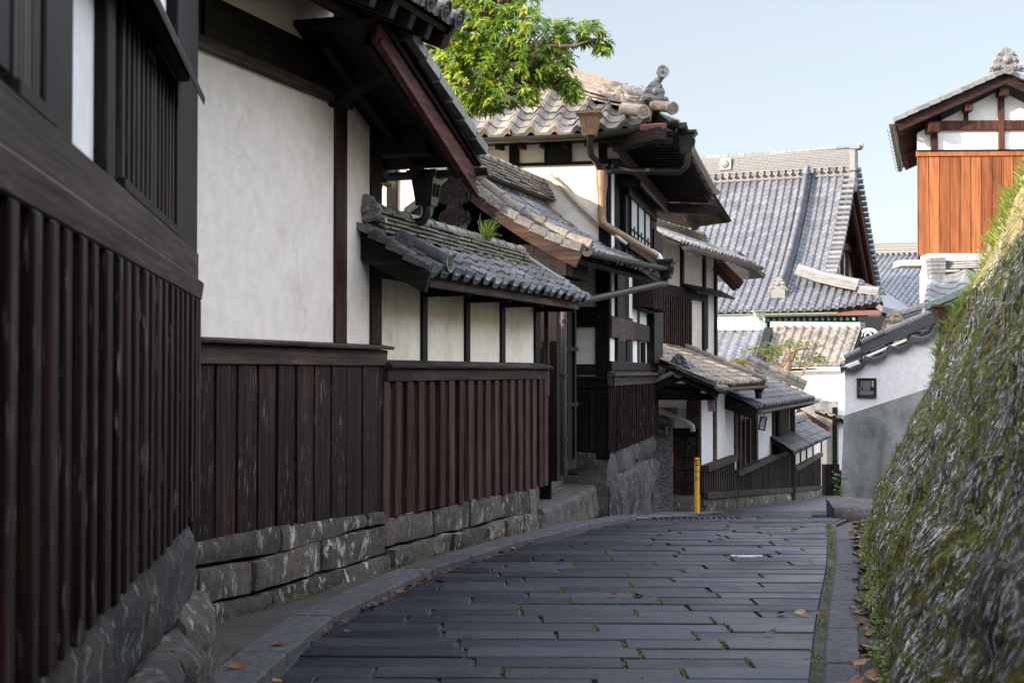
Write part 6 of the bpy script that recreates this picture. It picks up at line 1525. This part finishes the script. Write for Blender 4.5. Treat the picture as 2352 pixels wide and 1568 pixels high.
mb.tube([P(1318, 103, 15.0), P(1360, 88, 15.2), P(1386, 96, 15.3)], [.012, .009, .004], 5)
mb.tube([P(890, 425, 16.4), P(895, 385, 16.5), P(900, 340, 16.6)], [.05, .06, .06], 8)
mb.build('trunk', M_BARK, TR)
# garden pine
random.seed(4)
PN = thing('garden_pine', 'small trained pine with sparse pale green pads rising behind the low roofs', 'tree', P(1805, 900, 46))
mb = MB(); Yp = 46
def PP(u, v, dy=0): return P(u, v, Yp+dy)
mb.tube([PP(1806, 960), PP(1806, 870), PP(1808, 840), PP(1812, 812), PP(1810, 795)], [.16, .14, .11, .08, .05], 10)
mb.tube([PP(1805, 858), PP(1790, 838), PP(1772, 822), PP(1755, 815)], [.09, .07, .05, .03], 8)
mb.tube([PP(1812, 812), PP(1828, 803), PP(1842, 800), PP(1850, 788)], [.06, .05, .04, .02], 8)
mb.tube([PP(1808, 868), PP(1818, 862), PP(1822, 875)], [.07, .05, .04], 8); mb.tube([PP(1830, 880), PP(1845, 852), PP(1862, 835), PP(1885, 825)], [.05, .045, .03, .015], 7)
mb.build('trunk', M_BARKP, PN)
mb = MB()
for (u, v, ru, rv, n) in ((1750, 808, 38, 9, 90), (1775, 812, 26, 16, 130), (1755, 800, 25, 12, 60), (1790, 800, 24, 12, 60), (1845, 792, 42, 14, 190), (1855, 823, 40, 12, 170), (1800, 790, 20, 10, 40), (1700, 832, 24, 9, 100), (1760, 840, 40, 14, 120), (1880, 826, 20, 8, 40), (1715, 806, 20, 7, 30), (1830, 838, 30, 9, 50)):
    for _ in range(int(n*.55)):
        a, r_ = R(0, 6.28), math.sqrt(R(0, 1)); q = PP(u+ru*r_*math.cos(a), v+rv*r_*math.sin(a), R(-.5, .5))
        for k in range(5): d = V((R(-1, 1), R(-1, 1), R(.0, 1.0))); leaf(mb, q, d, V((0, 0, 1)), R(.07, .13), .03, .1)
mb.build('crown', L_PINE, PN)
# small bushes between the roofs
mb = MB()
for _ in range(260):
    q = P(1705+R(-22, 22), 834+R(-6, 10), 44+R(-.5, .5)); leaf(mb, q, V((R(-1, 1), R(-1, 1), R(0, 1))), V((0, 0, 1)), R(.1, .18), .06, .2)
o = mb.build('shrub', L_PINE); tag(o, 'low bright green shrub showing above the tan roof', 'shrub')
def blades(mb, c_, n, L, w, spread=.5, lean=V((0, 0, 0)), up=V((0, 0, 1))):
    for _ in range(n):
        d = (up+lean+V((R(-1, 1), R(-1, 1), R(-.2, .2)))*spread).normalized(); l = L*R(.5, 1.1); sd = d.cross(V((R(-1, 1), R(-1, 1), .3))).normalized()*w/2
        q = c_+V((R(-1, 1), R(-1, 1), 0))*L*.15; m1 = q+d*l*.55; tip = q+d*l-V((0, 0, 1))*l*R(.05, .5)+V((R(-1, 1), R(-1, 1), 0))*l*.15
        mb.add([q-sd, q+sd, m1+sd*.8, m1-sd*.8, tip], [(0, 1, 2, 3), (3, 2, 4)], None)
random.seed(9)
mb = MB(); c_ = FB.p(FB.s(1105, .0), .05, 0); c_.z = 2.78
blades(mb, c_, 34, .34, .010, .6, V((.25, -.1, .1))); blades(mb, c_, 20, .2, .008, .9)
for _ in range(14): leaf(mb, c_+V((R(-.1, .15), R(-.1, .1), R(0, .06))), V((R(-1, 1), R(-1, 1), .6)), V((0, 0, 1)), .06, .02)
o = mb.build('grass_tuft', L_GRASS); tag(o, 'bright green grass tuft growing on the tiled coping below the gate pendant', 'grass tuft')
mb = MB(); c_ = FB.p(FB.s(985, 0), .0, 2.84)
for k in range(5):
    d = V((R(-.3, .5), R(-.3, .3), 1)).normalized(); L = R(.15, .26)
    for j in range(9):
        f = j/9; q = c_+d*L*f
        for sg in (-1, 1): leaf(mb, q, V((sg*.8, sg*.2, .5)), V((0, -1, .5)), .035*(1-f*.6), .008, .1)
for k in range(60): s_ = R(FB.s(960), FB.s(1180)); q = FB.p(s_, .12+R(0, .12), 2.72-R(0, .12)); leaf(mb, q, V((R(-.5, .5), -.3, R(-1, .5))), V((0, -1, 0)), R(.03, .05), .008, .3)
o = mb.build('fern_sprig', L_WEED); tag(o, 'thin feathery weed sprigs on the coping left of the grass tuft', 'fern')
# bank vegetation
random.seed(31)
mb = MB()
for _ in range(5200):
    s_ = R(6.5, Lb+1.0); t_ = R(.05, 6.0)
    if noise.noise(V((s_*.8, t_*.6, 7))) < R(-.35, .35): continue
    q = bank(s_, t_); _, nn, _ = base_at(s_); out = (-nn+V((0, 0, .6))).normalized()
    if random.random() < .5: blades(mb, q, 6, R(.03, .11), .006, .6, out*.6)
    else:
        for k in range(7): leaf(mb, q+V((R(-.03, .03), R(-.03, .03), R(-.03, .03))), V((R(-1, 1), R(-1, 1), R(-.3, .8)))+out*.6, out, R(.012, .03), .012, .2)
for _ in range(700):   # taller sunlit grass along the crest of the far end
    s_ = R(Lb-.9, Lb+.7); t_ = R(2.0, 6.4); q = bank(s_, t_); _, nn, _ = base_at(s_)
    blades(mb, q, 9, R(.06, .24), .008, .6, -nn*.5)
for _ in range(250):
    s_ = R(9, Lb); t_ = R(4.2, 6.4); q = bank(s_, t_); _, nn, _ = base_at(s_)
    blades(mb, q, 8, R(.08, .3), .006, .5, -nn*.4)
for _ in range(260):
    s_ = R(7.5, Lb+.6); q = bank(s_, R(.02, .25)); 
    for k in range(7): leaf(mb, q+V((R(-.06, .03), R(-.05, .05), R(-.03, .05))), V((R(-1, .3), R(-1, 1), R(.1, 1))), V((0, 0, 1)), R(.02, .045), .02, .2)
o = mb.build('grass', L_GRASS); tag(o, 'small grass, ferns and weeds growing all over the mossy bank', 'grass'); o['kind'] = 'stuff'
# reddish weed stems at the upper right edge
mb = MB()
for k in range(26):
    q = bank(R(11.2, 12.6), R(5.6, 6.6)); d = V((-.6-R(0, .5), R(-.3, .3), .7)); L = R(.35, .75)
    pts = [q+d*L*f-V((0, 0, 1))*L*f*f*.5 for f in (0, .35, .7, 1)]; mb.tube(pts, [.004, .003, .002, .001], 4)
    for j in range(6): leaf(mb, pts[2]+(pts[3]-pts[2])*R(0, 1), V((R(-1, 1), R(-1, 1), R(-1, 1))), V((0, 0, 1)), .05, .006, .2)
o = mb.build('wild_stems', L_GRASS); tag(o, 'thin wild stems hanging off the top of the bank at the right edge', 'weed')
# joints
random.seed(13)
mb = MB()
for (x, y0, y1, a) in MOSS:
    if y0 > 17: continue
    if noise.noise(V((x*.7, y0*.35, 5))) < R(-.35, .25): continue
    if random.random() < (.8 if x > .2 else .3):
        n = int(R(30, 90))
        for _ in range(n): q = V((x+R(-.012, .012), R(y0, y1), 0)); q.z = zg(q.y)-.01+R(0, .008); leaf(mb, q, V((R(-1, 1), R(-1, 1), R(0, 1))), V((0, 0, 1)), R(.008, .022), .010, 0)
    if random.random() < (.75 if x > .2 else .3):
        L = min(x-a, R(.2, .8)); s0 = R(a, x-L) if x-L > a else a; n = int(L*70)
        for _ in range(n): q = V((s0+R(0, L), y0+R(-.006, .006), 0)); q.y -= q.x*.03; q.z = zg(q.y)-.01+R(0, .008); leaf(mb, q, V((R(-1, 1), R(-1, 1), R(0, 1))), V((0, 0, 1)), R(.006, .016), .007, 0)
for _ in range(1300):
    y = R(5, 15); q = V((xr(y)-.015+R(-.025, .02), y, zg(y)+R(-.01, .012))); 
    if noise.noise(V((y*1.3, 0, 0))) < -.15: continue
    leaf(mb, q, V((R(-1, 1), R(-1, 1), R(0, 1))), V((0, 0, 1)), R(.01, .028), .010, 0)
for _ in range(1500):
    y = R(7.5, 13.5); q = FB.p(FB.sY(y), .12+R(-.02, .03), zg(y)+.05+R(-.01, .04)*max(0, noise.noise(V((y*2, 3, 0)))+.5))
    if noise.noise(V((y*1.1, 9, 0))) < 0: continue
    leaf(mb, q, V((R(-1, 1), R(-1, 1), R(0, 1))), V((0, 0, 1)), R(.01, .025), .010, 0)
o = mb.build('ground_moss', L_JOINT); tag(o, 'green moss and tiny weeds in the joints of the paving and along the kerbs', 'moss'); o['kind'] = 'stuff'
# small green weeds near the white wall's foot
mb = MB(); c_ = P(1929, 1120, 25.4)
for _ in range(90): leaf(mb, c_+V((R(-.12, .06), R(-.1, .1), R(-.25, .3))), V((R(-1, 1), -1, R(-.5, .8))), V((0, 0, 1)), R(.05, .1), .045, .2)
c_ = P(1965, 1180, 18.5)
o = mb.build('weed', L_WEED); tag(o, 'bright green weed at the lower left edge of the grey wall', 'weed')
# fallen leaves
m_, t, b = mat('fallen_leaf'); c = ramp(t, nd(t, 'ObjectInfo').outputs['Random'], [(0, (.035, .014, .008)), (.35, (.10, .034, .014)), (.7, (.20, .072, .024)), (.95, (.28, .14, .05)), (1, (.30, .22, .07))])
t.links.new(c, b.inputs['Base Color']); b.inputs['Roughness'].default_value = .6
random.seed(77); protos = []
for k in range(5):
    mb = MB(); L, w_ = R(.05, .075), R(.022, .034); n = 7; vs = []; cu = R(.2, .9); tw = R(-.5, .5)
    for i in range(n):
        f = i/(n-1); ww = w_*math.sin(math.pi*min(1, f*.92+.06))**.8
        for j in (-1, 0, 1): vs.append(V((L*(f-.5), j*ww*math.cos(cu*abs(j)), .006+abs(j)*ww*.6*cu+.018*(f-.5)**2*4*cu+j*(f-.5)*tw*.02)))
    mb.add(vs, [(3*i+j, 3*i+j+1, 3*i+j+4, 3*i+j+3) for i in range(n-1) for j in (0, 1)], .5, True)
    me_o = mb.build('fallen_leaf', m_); protos.append(me_o)
def put_leaf(x, y, z, sc, side, lab, grp):
    i = random.randrange(5)
    o = protos[i].copy(); C.objects.link(o); o.location = (x, y, z); o.rotation_euler = (R(-.5, .5), R(-.4, .4), R(0, 6.28)); o.scale = (sc,)*3
    o['label'] = lab; o['category'] = 'leaf'; o['group'] = grp
for _ in range(230):
    y = 6.6+9.5*R(0, 1)**.9; f = R(0, 1)**.8
    x = xr(y)+.17+f*.22; lb_ = 'dry brown leaf in the litter strip between right kerb and mossy bank'
    put_leaf(x, y, zg(y)+.02+R(0, .03), R(.8, 1.6), 1, lb_, 'leaves along the foot of the bank')
for _ in range(52):
    y = 6.8+6.5*(.5+.5*noise.noise(V((_*1.7, 4, 0)))*1.9 if _ % 3 else R(0, 1)); y = min(13.5, max(6.8, y)); put_leaf(xl(y)+R(.0, .07)**1.2, y, zg(y)+.006, R(.5, 1.2), -1, 'dry brown leaf lying in the gutter beside the left kerb', 'leaves along the left kerb')
for (u, v) in ((548, 1531), (541, 1505), (645, 1478), (975, 1312), (1010, 1340)):
    q = G(u, v, .06); put_leaf(q.x, q.y, q.z+.005, 1.2, -1, 'small dry leaf on the strip above the left kerb', 'leaves on the left pavement')
for (u, v) in ((1405, 1370), (1465, 1370), (1700, 1300), (1768, 1455), (1795, 1410), (1845, 1413), (1860, 1293), (1880, 1408), (1835, 1408), (1290, 1290), (800, 1455)):
    q = G(u, v); put_leaf(q.x, q.y, q.z+.008, R(.8, 1.2), 0, 'single dry leaf lying out on the grey paving', 'leaves scattered on the paving')
for o in protos: bpy.data.objects.remove(o)
for (u, v, nm) in ((1980, 1503, 'pale yellow-green leaf lying on the right litter strip near the camera'), (1925, 1308, 'large tan leaf lying across the right kerb')):
    q = G(u, v, .03); mb = MB(); leaf(mb, q, V((1, -.15, .1)), V((0, 0, 1)), .10, .036, .1, .95); o = mb.build('fallen_leaf', L_GRASS if u > 1950 else m_, None); tag(o, nm, 'leaf')
# drain grate at the alley mouth
gq = G(1600, 1189); gz = zg(gq.y); Fg = Frame(gq.x, gq.y, 1, .02)
mb = MB()
for k in range(14): mb.box(Fg, -.55+k*.08, -.55+k*.08+.035, -.1, .1, gz-.03, gz+.004)
mb.box(Fg, -.6, .6, .1, .13, gz-.03, gz+.004); mb.box(Fg, -.6, .6, -.13, -.1, gz-.03, gz+.004)
o = mb.build('drain_grate', M_IRON); tag(o, 'long barred drain grate across the mouth of the side alley', 'drain')
for o in bpy.data.objects:
    if '_w' in o: del o['_w']
